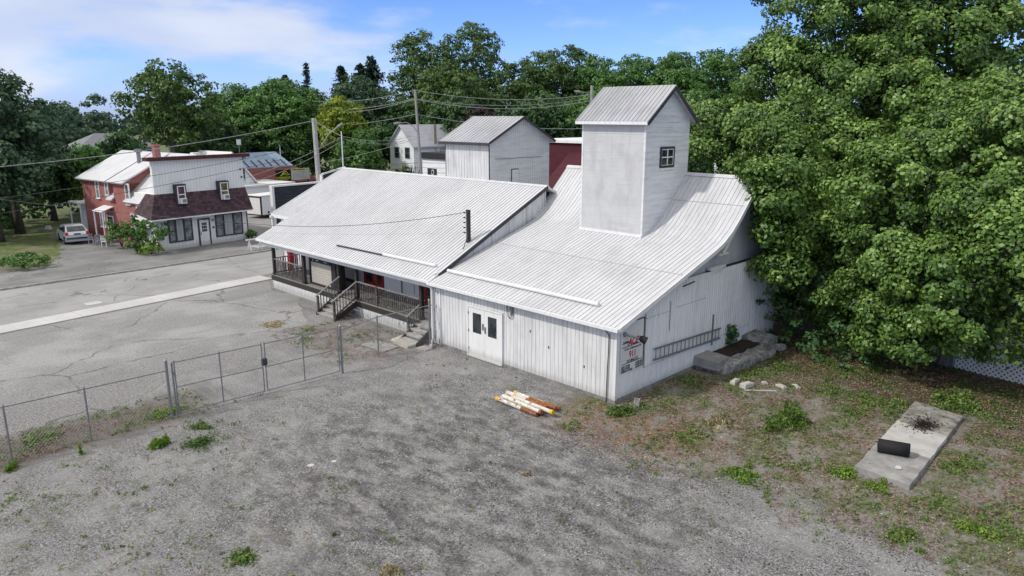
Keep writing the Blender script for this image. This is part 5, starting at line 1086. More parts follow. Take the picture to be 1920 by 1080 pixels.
# white slatted chain link under the maples
wf = thing('slatted_fence', 'chain link fence with white privacy slats under the big maples', 'fence', (32.2, 6, 0))
pa, pb = Vector((34.3, 12.6, 0)), Vector((32.0, -3.5, 0))
mesh_panel(wf, (34.3, 12.6), (32.1, -3.5), .05, 1.7, .145, name='white_slats', mat='white plastic', flat_w=.075)
for k in range(7): p = pa.lerp(pb, k/6); cyl(wf, 'post', (p.x+.05, p.y, 0), (p.x+.05, p.y, 1.85), .035)
cyl(wf, 'top_rail', (34.35, 12.6, 1.75), (32.15, -3.5, 1.75), .025)

# ------------------------------------------------------------------ yard objects
def slabpoly(name, pts, z0, z1, mat, parent=None): m = MB(); m.slab([(x, y, z0) for x, y in pts], (0, 0, z1-z0)); return m.build(name, mat, parent)
def rough_block(pts, z0, z1, nm, mat, amp=.05, n=10, par=None):
    """block with a broken, uneven top and edges"""
    m = MB(); A, B, C_, D_ = [Vector(p) for p in pts]; g_ = []
    zt = z1 if isinstance(z1, (list, tuple)) else [z1]*4
    for j in range(n+1):
        for i in range(n+1):
            u, v = i/n, j/n; p = A.lerp(B, u).lerp(D_.lerp(C_, u), v); e = (1 if i in (0, n) or j in (0, n) else 0)
            z = (zt[0]*(1-u)+zt[1]*u)*(1-v)+(zt[3]*(1-u)+zt[2]*u)*v
            q = Vector((p.x*2.3, p.y*2.3, z)); g_.append((p.x+e*amp*mnoise.noise(q*1.7), p.y+e*amp*mnoise.noise(q*1.7+Vector((5, 5, 5))), z+amp*1.1*mnoise.noise(q*2.1)-.02*e))
    N1 = n+1; fs = [(j*N1+i, j*N1+i+1, (j+1)*N1+i+1, (j+1)*N1+i) for j in range(n) for i in range(n)]
    ring = [i for i in range(N1)]+[j*N1+n for j in range(1, N1)]+[n*N1+i for i in range(n-1, -1, -1)]+[j*N1 for j in range(n-1, 0, -1)]
    b0 = len(g_); base = [(g_[r_][0]+.02*mnoise.noise(Vector(g_[r_])*3), g_[r_][1], z0) for r_ in ring]
    fs += [(ring[(i+1) % len(ring)], ring[i], b0+i, b0+(i+1) % len(ring)) for i in range(len(ring))]
    m.add(g_+base, fs); return m.build(nm, mat, par or pl)
cs = thing('concrete_slab', 'long cracked concrete slab lying in the weeds at right', 'slab', (24.5, 6.1, 0))
sa, sb, sc, sd = Vector((21.25, 6.73)), Vector((21.17, 5.2)), Vector((27.77, 5.48)), Vector((28.06, 7.1))
for i in range(3):
    t0, t1 = (0, .335, .66)[i], (.33, .655, 1.0)[i]
    q = [sa.lerp(sd, t0), sb.lerp(sc, t0), sb.lerp(sc, t1), sa.lerp(sd, t1)]; rough_block(q, -.05, .20-.02*(i == 2), 'slab_section', ('concrete', 'concrete pale', 'stone weathered')[i], .022, 9, cs)
DEBRIS = True
rl = thing('rubber_mat_roll', 'black rolled rubber mat lying on the concrete slab', 'mat', (22.85, 6.2, .21))
A = Vector((22.70, 6.60, .215)); B = Vector((22.98, 5.78, .215)); d = (B-A).normalized(); nn = Vector((-d.y, d.x, 0))
if nn.x > 0: nn = -nn                      # towards the near end of the slab
def mat_strip(prof, name, mt, e0=0, e1=0):
    m = MB(); k = len(prof); rows = [[A+d*e0+nn*px+Vector((0, 0, pz_)) for px, pz_ in prof], [B-d*e1+nn*px+Vector((0, 0, pz_)) for px, pz_ in prof]]
    m.add(rows[0]+rows[1], [(i, i+1, k+i+1, k+i) for i in range(k-1)]); o = m.build(name, mt, rl); sm = o.modifiers.new('s', 'SOLIDIFY'); sm.thickness = .022; sm.offset = 0
    o.data.polygons.foreach_set('use_smooth', [True]*len(o.data.polygons)); return o
spir = [((.21-.0095*t)*math.cos(t)+.0, .21+(.20-.0095*t)*math.sin(t)) for t in [-.5*PI+i*PI/8 for i in range(0, 44)]]
mat_strip([(-.62, .012), (-.4, .018), (-.18, .012), (-.03, .012)]+spir[1:], 'mat', 'black rubber')
def rock(p, s, label, mat='rock pale', name='rock', group=None, cat='rock', sq=.5):
    m = MB(); rnd = random.Random(int(p[0]*997+p[1]*31)); vs = []; fs = []; n1, n2 = 7, 5
    for j in range(n2+1):
        ph = PI*j/n2
        for i in range(n1): th_ = 2*PI*i/n1; r_ = rnd.uniform(.75, 1.1); vs.append((p[0]+s*r_*math.sin(ph)*math.cos(th_), p[1]+s*.75*r_*math.sin(ph)*math.sin(th_), max(-.01, p[2]+s*sq*(.35+r_*math.cos(ph)*.7))))
    for j in range(n2):
        for i in range(n1): fs.append((j*n1+i, j*n1+(i+1) % n1, (j+1)*n1+(i+1) % n1, (j+1)*n1+i))
    m.add(vs, fs); return tag(recenter(m.build(name, mat), p), label, cat, group)
rock((21.95, 5.75, .2), .14, 'small pale stone on the near end of the slab')
rock((10.05, 18.55, 0), .14, 'larger pale flat stone in the middle of the gravel', sq=.25); rock((10.7, 18.3, 0), .10, 'smaller pale flat stone right beside the larger one on the gravel', sq=.25)
m = MB(); cb = (20.92, 14.32); c_, s_ = math.cos(.5), math.sin(.5); f_ = lambda x, y, z: (cb[0]+c_*x-s_*y, cb[1]+s_*x+c_*y, z)
m.box((-.2, -.1, 0), (.2, -.065, .2), fr=f_); m.box((-.2, .065, 0), (.2, .1, .2), fr=f_)
for x in (-.2, -.018, .165): m.box((x, -.066, 0), (x+.035, .066, .2), fr=f_)
tag(recenter(m.build('concrete_block', 'concrete block'), (*cb, 0)), 'grey hollow concrete block near the barn corner', 'block')
# stone loading platform
pl = thing('stone_platform', 'rough stone loading platform with mossy middle against the barn side wall', 'platform', (29, 14, 0))
rough_block([(26.0, 13.55), (29.9, 13.25), (31.4, 14.3), (26.0, 14.9)], -.05, [.36, .20, .26, .44], 'platform_top', 'stone rough', .07, 18)
rough_block([(25.75, 13.75), (26.75, 13.85), (26.85, 14.93), (25.75, 14.93)], .2, .60, 'stone_block', 'concrete', .03, 6)
rough_block([(29.9, 13.7), (30.9, 13.7), (31.2, 14.93), (29.9, 14.93)], .15, .62, 'stone_block', 'stone rough', .04, 6)
rough_block([(26.8, 14.15), (29.9, 14.1), (29.9, 14.93), (26.8, 14.93)], .2, .42, 'moss_bed', 'moss dirt', .05, 12)
rock((30.6, 13.4, .1), .38, 'broken grey boulder at the far end of the stone platform', 'stone rough', 'boulder', cat='boulder', sq=.7)
# broken pale pieces on the weeds
def chunk(x, y, l, w_, h, rot, lab):
    m = MB(); f_ = lambda a, b, c: (x+math.cos(rot)*a-math.sin(rot)*b, y+math.sin(rot)*a+math.cos(rot)*b, c)
    m.box((-l/2, -w_/2, 0), (l/2, w_/2, h), fr=f_); m.box((-l/2+.04, -w_/2+.03, h), (l/2-.1, w_/2-.04, h+.03), fr=f_)
    tag(recenter(m.build('broken_brick', 'litter pale'), (x, y, 0)), lab, 'brick', 'pale broken pieces in the weeds')
chunk(25.55, 12.9, .5, .2, .12, .1, 'farthest left pale broken piece near the stone platform'); chunk(25.45, 12.35, .5, .28, .16, -.2, 'biggest pale broken piece with dark spots'); chunk(26.25, 12.0, .25, .18, .08, .8, 'tiny pale piece behind the others')
chunk(26.3, 11.35, .42, .2, .1, 1.2, 'pale broken piece second from the right of the group'); chunk(26.75, 10.95, .42, .16, .08, .9, 'rightmost pale broken piece of the group')
m = MB(); m.beam((25.0, 12.2, .03), (25.8, 11.3, .03), .05, .04); tag(recenter(m.build('thin_stick', 'litter pale'), (25.4, 11.7, 0)), 'thin pale stick lying by the broken pieces', 'stick')
# pile of pipes
pd = (Vector((17.85, 16.2, 0))-Vector((17.9, 18.4, 0))).normalized(); pn = Vector((-pd.y, pd.x, 0))
pipes = [(0, 0, 0, .0), (.17, .0, .05, .1), (.34, 0, .1, -.15), (.52, 0, 0, .1), (.70, 0, .15, -.1), (.88, 0, .35, .25), (.10, .13, .2, -.25), (.28, .14, .55, .02), (.47, .135, .1, -.05), (.64, .13, .4, .12)]
names = ['nearest rusty ended white pipe with orange cap', 'second white and rust pipe in the bottom row', 'third white and rust pipe in the bottom row', 'fourth bottom row pipe, in the middle of the pile', 'fifth bottom row pipe, behind the middle', 'farthest pipe, lying apart at the barn side', 'white pipe on top at the near side', 'white pipe with yellow end on top of the pile', 'pipe on top in the middle with green stain', 'top pipe with yellow cap at the far left end']
for i, (o_, z, sh_, rot) in enumerate(pipes):
    base = Vector((17.62, 18.2, .085+z))-pn*(-o_)+pd*sh_ ; base = Vector((17.62, 18.25, .085+z))+Vector((1, .12, 0))*o_+pd*sh_
    ln = 2.05; dr_ = (pd+pn*rot*.12).normalized(); t = thing('steel_pipe', names[i], 'pipe', tuple(base), 'pile of short steel pipes')
    fw = .0 if i == 7 else .55; a0 = base; a1 = base+dr_*ln*(.95 if i in (6, 7) else (.62, .45, .74, .5, .36)[i % 5]); a2 = base+dr_*ln
    m = MB(); m.tube([a0, a1], .072, 10); m.build('painted_part', 'pipe white', t, smooth=False)
    if i not in (7,): m = MB(); m.tube([a1, a2], .072, 10); m.build('rusty_part', 'pipe rust', t)
    if i in (0, 9): m = MB(); m.tube([a0-dr_*.05, a0+dr_*.1], .088, 10); m.build('end_cap', 'pipe yellow', t)
    if i == 7: m = MB(); m.tube([a1, a2], .086, 10); m.build('end_cap', 'pipe yellow', t)
# tarp heap, paving pad
m = MB(); G_ = 12; gv = []
for j in range(G_+1):
    for i in range(G_+1):
        u, v = i/G_, j/G_; x, y = 19.2+1.0*u, 26.55+.55*v+.25*u; gv.append((x+.1*mnoise.noise(Vector((u*5, v*5, 0))), y+.12*mnoise.noise(Vector((u*4, v*6, 4))), .03+.16*max(0, mnoise.noise(Vector((u*4, v*4, 9)))+.25)*(4*u*(1-u))**.3))
m.add(gv, [(j*(G_+1)+i, j*(G_+1)+i+1, (j+1)*(G_+1)+i+1, (j+1)*(G_+1)+i) for j in range(G_) for i in range(G_)])
tag(recenter(m.build('crumpled_tarp', 'litter pale'), (19.7, 26.9, 0)), 'crumpled off white tarp on the ground by the small steps', 'tarp')
m = MB(); m.slab([(17.87, 27.52, .0), (17.95, 25.9, .0), (18.95, 26.05, .0), (18.72, 27.7, .0)], (0, 0, .05)); tag(recenter(m.build('paving_pad', 'concrete block'), (18.4, 26.8, 0)), 'square pale concrete pad set in the gravel behind the fence', 'pad')
m = MB(); m.box((19.35, 24.7, 0), (19.8, 25.3, .06)); tag(recenter(m.build('splash_block', 'stone beige'), (19.6, 25, 0)), 'flat stone block under the downspout end', 'block')
# white sawhorse far side of street
def sawhorse():
    t = thing('white_trestle', 'small white trestle on the far pavement beside the store roof corner', 'trestle', (26.0, 54.2, 0))
    for x in (-.55, .35):
        m = MB()
        for s1_ in (-1, 1): m.beam((26+x, 54.2+s1_*.28, 0), (26+x, 54.2, .85), .06, .06)
        m.build('leg_pair', 'white plastic', t)
    m = MB(); m.box((25.2, 54.13, .82), (26.6, 54.27, .92)); m.build('top_bar', 'white plastic', t)
sawhorse()

# ------------------------------------------------------------------ foliage
def leaf_mesh(name, P, Nrm, size, tint, mat, parent=None, shape='kite', stretch=1.25):
    """P (n,3) centres, Nrm (n,3) facing, size (n,), tint (n,)"""
    n = len(P); up = RNG.normal(size=(n, 3)); T = np.cross(Nrm, up); T /= np.linalg.norm(T, axis=1)[:, None]+1e-9; B = np.cross(Nrm, T)
    s_ = size[:, None]
    if shape == 'kite': v = np.stack([P-T*s_*.5*stretch, P+B*s_*.42+Nrm*s_*.10, P+T*s_*.5*stretch-Nrm*s_*.12, P-B*s_*.42+Nrm*s_*.10], 1)
    elif shape == 'tri': v = np.stack([P-T*s_*.5, P+B*s_*.5, P+T*s_*.6, P-B*s_*.3], 1)
    me = bpy.data.meshes.new(name); me.vertices.add(n*4); me.vertices.foreach_set('co', v.reshape(-1).astype(np.float32))
    me.loops.add(n*4); me.loops.foreach_set('vertex_index', np.arange(n*4, dtype=np.int32)); me.polygons.add(n)
    me.polygons.foreach_set('loop_start', np.arange(0, n*4, 4, dtype=np.int32)); me.polygons.foreach_set('loop_total', np.full(n, 4, dtype=np.int32))
    a = me.attributes.new('tint', 'FLOAT', 'FACE'); a.data.foreach_set('value', tint.astype(np.float32)); me.materials.append(M(mat)); me.update(calc_edges=True)
    o = bpy.data.objects.new(name, me); C.objects.link(o)
    if parent is not None: attach(o, parent)
    return o
def unit(n):
    v = RNG.normal(size=(n, 3)); return v/np.linalg.norm(v, axis=1)[:, None]
def lobe_leaves(lobes, clump_r, per_m2, leaves_per, leaf, flat_up=.35, zmin=.05, squash=.85, fill=.25, inner=0, flatc=True):
    """clumps of leaves over the shell of every lobe; returns P, N, size, tint"""
    Ps, Ns, Ss, Ts = [], [], [], []
    L_ = np.array(lobes)
    for (x, y, z, r) in lobes:
        if inner:
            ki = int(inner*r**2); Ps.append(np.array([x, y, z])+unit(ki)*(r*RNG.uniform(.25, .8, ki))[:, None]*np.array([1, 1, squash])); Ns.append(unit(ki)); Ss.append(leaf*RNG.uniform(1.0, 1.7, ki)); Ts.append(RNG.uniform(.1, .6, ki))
        nc = max(6, int(4*PI*r*r*per_m2)); d = unit(nc); d[:, 2] = np.where(d[:, 2] < -.5, -d[:, 2], d[:, 2])
        rr = r*np.where(RNG.random(nc) < fill, RNG.uniform(.45, .85, nc), RNG.uniform(.84, 1.10, nc))
        c = np.array([x, y, z])+d*rr[:, None]*np.array([1, 1, squash])
        # drop clumps buried deep in a neighbouring lobe
        keep = np.ones(nc, bool)
        for (x2, y2, z2, r2) in lobes:
            if (x2, y2, z2) == (x, y, z): continue
            keep &= np.linalg.norm((c-np.array([x2, y2, z2]))/np.array([1, 1, squash]), axis=1) > r2*.72
        c = c[keep]; d = d[keep]; nc = len(c)
        if nc == 0: continue
        cr_ = clump_r*RNG.uniform(.55, 1.25, nc); ct = RNG.uniform(-.2, .2, nc)
        for i in range(nc):
            k = max(4, int(leaves_per*(cr_[i]/clump_r)**2)); q = unit(k); out_ = d[i]+np.array([0, 0, flat_up])
            q = q+out_*.35; q /= np.linalg.norm(q, axis=1)[:, None]; p = c[i]+q*(cr_[i]*RNG.random(k)**.38)[:, None]*np.array([1, 1, .62 if flatc else .82])
            nn_ = q*1.0+out_*.6+RNG.normal(size=(k, 3))*.5; nn_ /= np.linalg.norm(nn_, axis=1)[:, None]
            Ps.append(p); Ns.append(nn_); Ss.append(leaf*RNG.uniform(.6, 1.25, k)); Ts.append(np.clip(.45+ct[i]+RNG.normal(size=k)*.2+q[:, 2]*.06, 0, .93))
    P = np.concatenate(Ps); N_ = np.concatenate(Ns); S_ = np.concatenate(Ss); T_ = np.concatenate(Ts)
    k = P[:, 2] > zmin; return P[k], N_[k], S_[k], T_[k]
def core(lobes, k, mat, parent, zmin=.1):
    m = MB()
    for (x, y, z, r) in lobes:
        n1, n2 = 9, 6; vs = []
        for j in range(n2+1):
            ph = PI*j/n2
            for i in range(n1):
                th_ = 2*PI*i/n1; rr = r*k*random.uniform(.72, 1.1); vs.append((x+rr*math.sin(ph)*math.cos(th_), y+rr*math.sin(ph)*math.sin(th_), max(zmin, z+rr*.85*math.cos(ph))))
        m.add(vs, [(j*n1+i, j*n1+(i+1) % n1, (j+1)*n1+(i+1) % n1, (j+1)*n1+i) for j in range(n2) for i in range(n1)])
    o = m.build('crown_core', mat, parent); return o
def limbs(m, base, top, lobes, r0, n=10, bend=.6):
    """trunk with boughs that reach to the lobe centres"""
    base = Vector(base); top = Vector(top); pts = [base]; k = 6
    for i in range(1, k+1): t = i/k; pts.append(base.lerp(top, t)+Vector((bend*.3*math.sin(i*1.7+base.x), bend*.3*math.cos(i*2.1+base.y), 0))*t)
    rs = [r0*(1.25 if i == 0 else 1-.62*i/k) for i in range(k+1)]; m.tube(pts, rs, 10)
    for li, lb in enumerate([q_ for q_ in lobes if q_[3] > 1.55 or q_[3] < .0][:n]):
        c = Vector(lb[:3]); t = random.uniform(.35, .95); i = min(k-1, int(t*k)); s0 = pts[i].lerp(pts[i+1], t*k-i)
        if (c-s0).length < .8: continue
        md = s0.lerp(c, .5)+Vector((random.uniform(-.3, .3), random.uniform(-.3, .3), .12*(c-s0).length)); e_ = s0.lerp(c, .95)
        r_ = r0*.34*(1-.4*t); m.tube([s0, md, e_], [r_, r_*.65, r_*.22], 7)
        for q in range(3): e2 = c+Vector((random.uniform(-1, 1), random.uniform(-1, 1), random.uniform(-.2, 1)))*lb[3]*.5; m.tube([md.lerp(e_, .45), e2], [r_*.4, r_*.1], 5)

T1 = [(34.6, 16, 8.2, 1.8), (31.9, 14.6, 6.3, 1.3), (32.3, 13.6, 5.0, 1.4), (33.6, 13.9, 4.0, 1.5), (33.2, 14.6, 7.6, 1.3), (34.2, 12.4, 5.6, 1.6), (34.0, 12.6, 2.6, 1.2), (33.4, 13.6, 2.6, .9), (37.8, 11.5, 5, 2.4), (39, 13, 4, 2.6), (33.9, 15.6, 1.3, 1.2), (37, 19.7, 9.1, 2.25), (38.9, 18.4, 12.0, 2.3), (40.9, 16.4, 14.9, 3.3), (37.4, 16.8, 8.6, 3), (35.6, 17.2, 6.9, 1.9), (40.2, 15.2, 11, 3.5), (35.9, 15.0, 5.4, 2.4), (36.4, 21, 9.8, 1.5), (35.8, 20, 8.3, 1.5), (42.5, 14.7, 13.4, 3.0), (41.4, 17.7, 17.7, 3), (35.2, 15.6, 3.2, 1.6), (37.5, 13.8, 7.4, 2.8), (35.2, 13, 3.8, 2.2), (35.5, 14.5, 1.6, 1.6), (33.7, 12.5, 2.4, 1.3), (34.8, 15.2, 4.2, 1.6), (42.4, 15.1, 17.8, 3), (29.4, 14.4, 7.5, 0.75), (29.6, 14, 6.3, 0.9), (30.1, 13.6, 5.1, 0.9), (30.6, 13.5, 3.4, 1), (30.4, 14.1, 7.1, 1), (34.5, 13.2, 1.6, 1.3)]
T2 = [(32.5, 9.9, 7, 2.4), (34, 8.3, 8.1, 2.7), (32.5, 5.9, 6.3, 2.6), (31.2, 9, 4.4, 2.2), (30.8, 6.8, 4, 2.3), (31.1, 5.1, 3.2, 2.2), (31.6, 9.7, 2, 1.5), (35.2, 7.4, 9.2, 2.7), (32.7, 11.1, 5.3, 1.7), (30.3, 7.5, 2.3, 1.2), (30.7, 5.1, 1.9, .9), (30.7, 4.3, 5.2, 2.4), (33.6, 5.3, 8.7, 3), (31.6, 8.5, 1.8, 1), (31.1, 6.2, 2.1, .9), (33, 2.5, 6, 3), (30.3, 9.0, 1.7, 1.1), (30.4, 7.9, 1.5, .9), (30.6, 5.9, 2.3, 1.0), (32.2, 11, 2.2, 1.5), (32.4, 10.3, 3.2, 1.5), (30.6, 4.0, 2.9, 1.1), (31.6, 9.9, .9, .9)]
T3 = [(43.2, 12.4, 12.7, 3.3), (44.7, 10.7, 13.7, 2.7), (43.9, 9.7, 11, 2.6), (45.4, 12.4, 15.7, 2.6), (41, 13.1, 10.8, 2.6), (45.8, 10.7, 15.1, 1.6), (40.6, 10.9, 9.7, 2.4), (43.2, 8.2, 9.5, 2.4)]
def big_tree(lab, lobes, base, top, r0, leaf, mat, per=.95, lp=30, cr=.5):
    t = thing('maple_tree', lab, 'tree', base, 'large maples at the right'); random.seed(int(base[0]*10))
    m = MB(); limbs(m, base, top, lobes, r0, 14); m.build('trunk', 'bark pale', t, smooth=True)
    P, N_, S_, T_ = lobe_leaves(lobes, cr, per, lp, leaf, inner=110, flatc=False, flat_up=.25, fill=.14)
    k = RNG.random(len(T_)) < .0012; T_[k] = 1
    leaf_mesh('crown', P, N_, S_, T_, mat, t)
big_tree('towering maple whose crown overhangs the barn roof beside the tower', T1, (39.5, 14.6, 0), (40.6, 15.6, 14.5), .38, .155, 'leaf maple', .72, 250, .74)
big_tree('nearest maple with the brightest leaves drooping over the white slatted fence', T2, (33.7, 7.6, 0), (33.8, 7.4, 7), .3, .145, 'leaf maple', .92, 230, .64)
big_tree('maple crown rising behind the nearest one at the top right', T3, (44.8, 10.6, 0), (44.5, 10.9, 13), .33, .18, 'leaf maple', .55, 170, .76)

def tree(lab, x, y, h, r, mat='leaf dark', seed=1, tall=1.0, lobes_n=11, leaf=.42, bark='bark', base_frac=.18, group='trees in the background', name='tree', gaps=False, dens=1.0):
    random.seed(seed); t = thing(name, lab, 'tree', (x, y, 0), group); L_ = []
    zc = h*(1+base_frac)/2; hz = h*(1-base_frac)/2
    for i in range(lobes_n):
        a = 2.4*i+seed; k = (i+.5)/lobes_n; ph = math.acos(1-2*k); rr = random.uniform(.5, .72)
        lr = r*random.uniform(.34, .50)
        cx = x+r*rr*math.sin(ph)*math.cos(a); cy = y+r*rr*math.sin(ph)*math.sin(a); cz = zc+(hz-lr*.9)*math.cos(ph)*random.uniform(.85, 1.0)
        L_.append((cx, cy, cz, lr))
    L_.append((x, y, zc, r*.5)); L_.append((x, y, h-r*.36, r*.42))
    m = MB(); limbs(m, (x, y, 0), (x, y, h*.8), L_, .05*r+.12, 9, .8); m.build('trunk', bark, t, smooth=True)
    P, N_, S_, T_ = lobe_leaves(L_, .85, (.52 if gaps else .75)*dens, 24, leaf*.82, fill=.3, inner=(5 if gaps else 16)); leaf_mesh('crown', P, N_, S_, T_, mat, t)
    return t
def conifer(lab, x, y, h, r, seed, sparse=False):
    random.seed(seed); t = thing('spruce_tree', lab, 'tree', (x, y, 0), 'spruces on the skyline'); m = MB(); m.tube([(x, y, 0), (x, y, h)], [.25, .03], 7); m.build('trunk', 'bark', t)
    Ps, Ns, Ss, Ts = [], [], [], []; z = h*.25
    while z < h-.15:
        f_ = (h-z)/(h*.75); rr = r*(f_**.62)*random.uniform(.75, 1.1)*(1 if not sparse else random.uniform(.5, 1.1)); n = 7 if not sparse else 4
        for k in range(n):
            a = random.uniform(0, 6.28); kk = 14 if not sparse else 9; s_ = np.linspace(.05, 1, kk); c = np.stack([x+np.cos(a)*rr*s_, y+np.sin(a)*rr*s_, z-.28*rr*s_+.12*s_**2*rr], 1)+RNG.normal(size=(kk, 3))*.12
            q = unit(kk); q[:, 2] = abs(q[:, 2])+.5; q /= np.linalg.norm(q, axis=1)[:, None]; Ps.append(c); Ns.append(q); Ss.append(RNG.uniform(.3, .6, kk)*(1.1-.5*s_)); Ts.append(RNG.uniform(.1, .8, kk))
        z += .34 if not sparse else .5
    leaf_mesh('crown', np.concatenate(Ps), np.concatenate(Ns), np.concatenate(Ss), np.concatenate(Ts), 'leaf conifer', t, stretch=1.6)
BT = [
('dark bushy tree cut by the left picture edge, tallest there', 14.9, 77, 13.9, 4.7, 'leaf blue dark', {}),
('grey green tree low at the far left behind the grass', 12.6, 73, 8.4, 4, 'leaf blue dark', {}),
('rounded dark tree directly behind the silver car', 19.3, 84, 8, 3.4, 'leaf dark', {}),
('dark tree between the left edge tree and the one behind the car', 15, 81, 10, 3.6, 'leaf dark', {}),
('low tree with yellowish leaves left of the brick house roof', 22.5, 83, 7.4, 2.8, 'leaf mid', {}),
('broad low tree in front of the distant blue trimmed house', 27, 92, 7, 3.4, 'leaf mid', {}),
('big spreading tree with sky gaps and visible limbs behind the brick house', 33.06, 88, 16.3, 5.2, 'leaf olive', dict(gaps=True, bark='bark pale', lobes_n=14, base_frac=.3)),
('lower dark tree left of the big spreading tree', 27, 86, 8.6, 3, 'leaf dark', {}),
('dark rounded tree right of the big spreading tree', 38.5, 90.5, 10.6, 4, 'leaf dark', {}),
('dark green tree behind the blue metal roof, left half', 44.5, 95, 9.8, 4.8, 'leaf dark', {}),
('green tree above the false front, left of the yellowing one', 46.2, 99, 14.2, 6, 'leaf mid', {}),
('large domed green tree behind the lamp pole', 50.5, 94, 14.9, 7.2, 'leaf mid', dict(lobes_n=14)),
('dark green tree tucked behind the pale pole low down', 50, 90.7, 9, 4.6, 'leaf dark', {}),
('small tree with bright yellow foliage beside the domed green tree', 50.4, 79.8, 12.6, 3.2, 'leaf yellow', dict(base_frac=.42)),
('dark tree with leafy wall of foliage under the yellow one', 50.5, 76.5, 8.6, 3.5, 'leaf mid', {}),
('dark broad tree below the pair of spruces', 60, 90, 15.5, 5.4, 'leaf blue dark', {}),
('second dark tree below the spruces, nearer the white clapboard house', 64, 85, 12.4, 5.0, 'leaf dark', {}),
('very tall maple, left one of the skyline pair', 73.3, 92.5, 22.8, 6.2, 'leaf olive', dict(lobes_n=14, gaps=True)),
('very tall maple, right one of the skyline pair', 80.7, 88.8, 24.2, 6.6, 'leaf olive', dict(lobes_n=15, gaps=True)),
('shorter olive tree in front of the skyline pair', 72, 84, 17.5, 6.6, 'leaf olive', {}),
('medium tree right of the skyline pair with feathery edge', 82.5, 80.5, 18, 6, 'leaf olive', dict(gaps=True)),
('windblown tree with pointed top left of the tower', 87.5, 79.5, 20.2, 6.2, 'leaf olive', dict(gaps=True)),
('windblown tree with twin tops nearest the tower roof', 92.7, 79.3, 21, 5.8, 'leaf olive', dict(gaps=True)),
('dark broad tree behind the board storage tower', 66, 75.5, 13.2, 5.2, 'leaf dark', {}),
('dark purple leaved tree above the board storage tower roof', 64.5, 69.5, 11.4, 4.0, 'leaf copper', {}),
('dark green tree between board storage tower and tall tower', 72, 66, 13.2, 5.4, 'leaf dark', {}),
('green tree just left behind the tall tower wall', 77.5, 61.5, 13.6, 5.2, 'leaf mid', {}),
('even topped tree behind the tower roof, left part', 94, 74.5, 19.2, 6.6, 'leaf mid', {}),
('even topped tree behind the tower roof, middle part', 96, 68.7, 19.2, 6.6, 'leaf mid', {}),
('even topped tree behind the tower roof, right part', 98, 62.5, 19.2, 6.6, 'leaf mid', {}),
('pale topped tree between tower roof and big maple', 97, 56, 19.2, 6.8, 'leaf mid', {}),
('green tree in the gap right of the tower', 86, 50, 12.4, 5.6, 'leaf mid', {}),
('lower dark tree in the gap right of the tower', 74, 44, 9.6, 5.0, 'leaf dark', {}),
('tree at the right picture edge behind the maples', 58.8, 12, 14.4, 3.8, 'leaf dark', {}),
]
for i, (lab, x, y, h, r, mt, kw) in enumerate(BT): tree(lab, x, y, h, r, mt, seed=i*3+2, **kw)
conifer('lone thin spruce standing above the domed green tree', 67.66, 117, 19.4, 3.2, 5, True)
conifer('spruce left of the close spruce pair', 67.2, 105.4, 18.3, 4.4, 6); conifer('left spruce of the close pair', 67, 99.6, 18.3, 5, 7); conifer('right and tallest spruce of the close pair', 69.6, 100.2, 19.5, 5.4, 8)
conifer('small spruce tip left of the lone thin spruce', 64.5, 118.6, 17.1, 3.6, 9)
# far woods as one mass
random.seed(5); L_ = []
for (x, y, z, r) in ((46.7, 194.5, 7, 7), (47, 184, 5.5, 6), (61, 221, 9, 7), (61.4, 200.8, 7, 6.5), (69.5, 208.7, 7, 7), (38, 200, 6, 7), (55, 210, 6, 8), (80, 215, 7, 8), (52, 190, 4, 5), (40, 185, 5, 6)):
    for k in range(6): L_.append((x+random.uniform(-.6, .6)*r, y+random.uniform(-.6, .6)*r, z+random.uniform(-.4, .65)*r, r*random.uniform(.35, .5)))
P, N_, S_, T_ = lobe_leaves(L_, 1.3, .22, 16, .8); tag(leaf_mesh('distant_woods', P, N_, S_, T_, 'leaf hazy'), 'hazy blue green woods far off at the left', kind='stuff')
# dark continuous undergrowth behind houses
random.seed(8); L_ = []
for (x, y, z, r) in [(12.5, 80, 1.5, 2.6), (16, 84, 1.5, 2.6), (21, 88, 1.5, 2.5), (24, 88, 1.6, 2.6), (28, 92, 2, 3), (33, 93, 3, 3), (38, 95, 3, 3.5), (43, 99, 3.5, 3.5), (49, 97, 3.5, 3.6), (54, 93, 4, 4), (57, 88, 5, 4.5), (60, 84, 5, 4.5), (66, 80, 5, 4.5), (70, 74, 5, 4.5), (74, 68, 5, 4.5), (79, 62, 5, 4.5), (84, 56, 5, 4.5), (86, 48, 5, 4.5), (84, 40, 5, 4.5), (90, 66, 8, 5), (84, 72, 8, 5), (78, 80, 8, 5), (90, 58, 9, 5), (10, 76, 1.5, 2.6), (47, 92, 2, 3)]: L_.append((x, y, z, r))
P, N_, S_, T_ = lobe_leaves(L_, .95, .45, 20, .5); tag(leaf_mesh('undergrowth', P, N_, S_, T_, 'leaf dark'), 'dark tangled undergrowth below the background trees', kind='stuff')
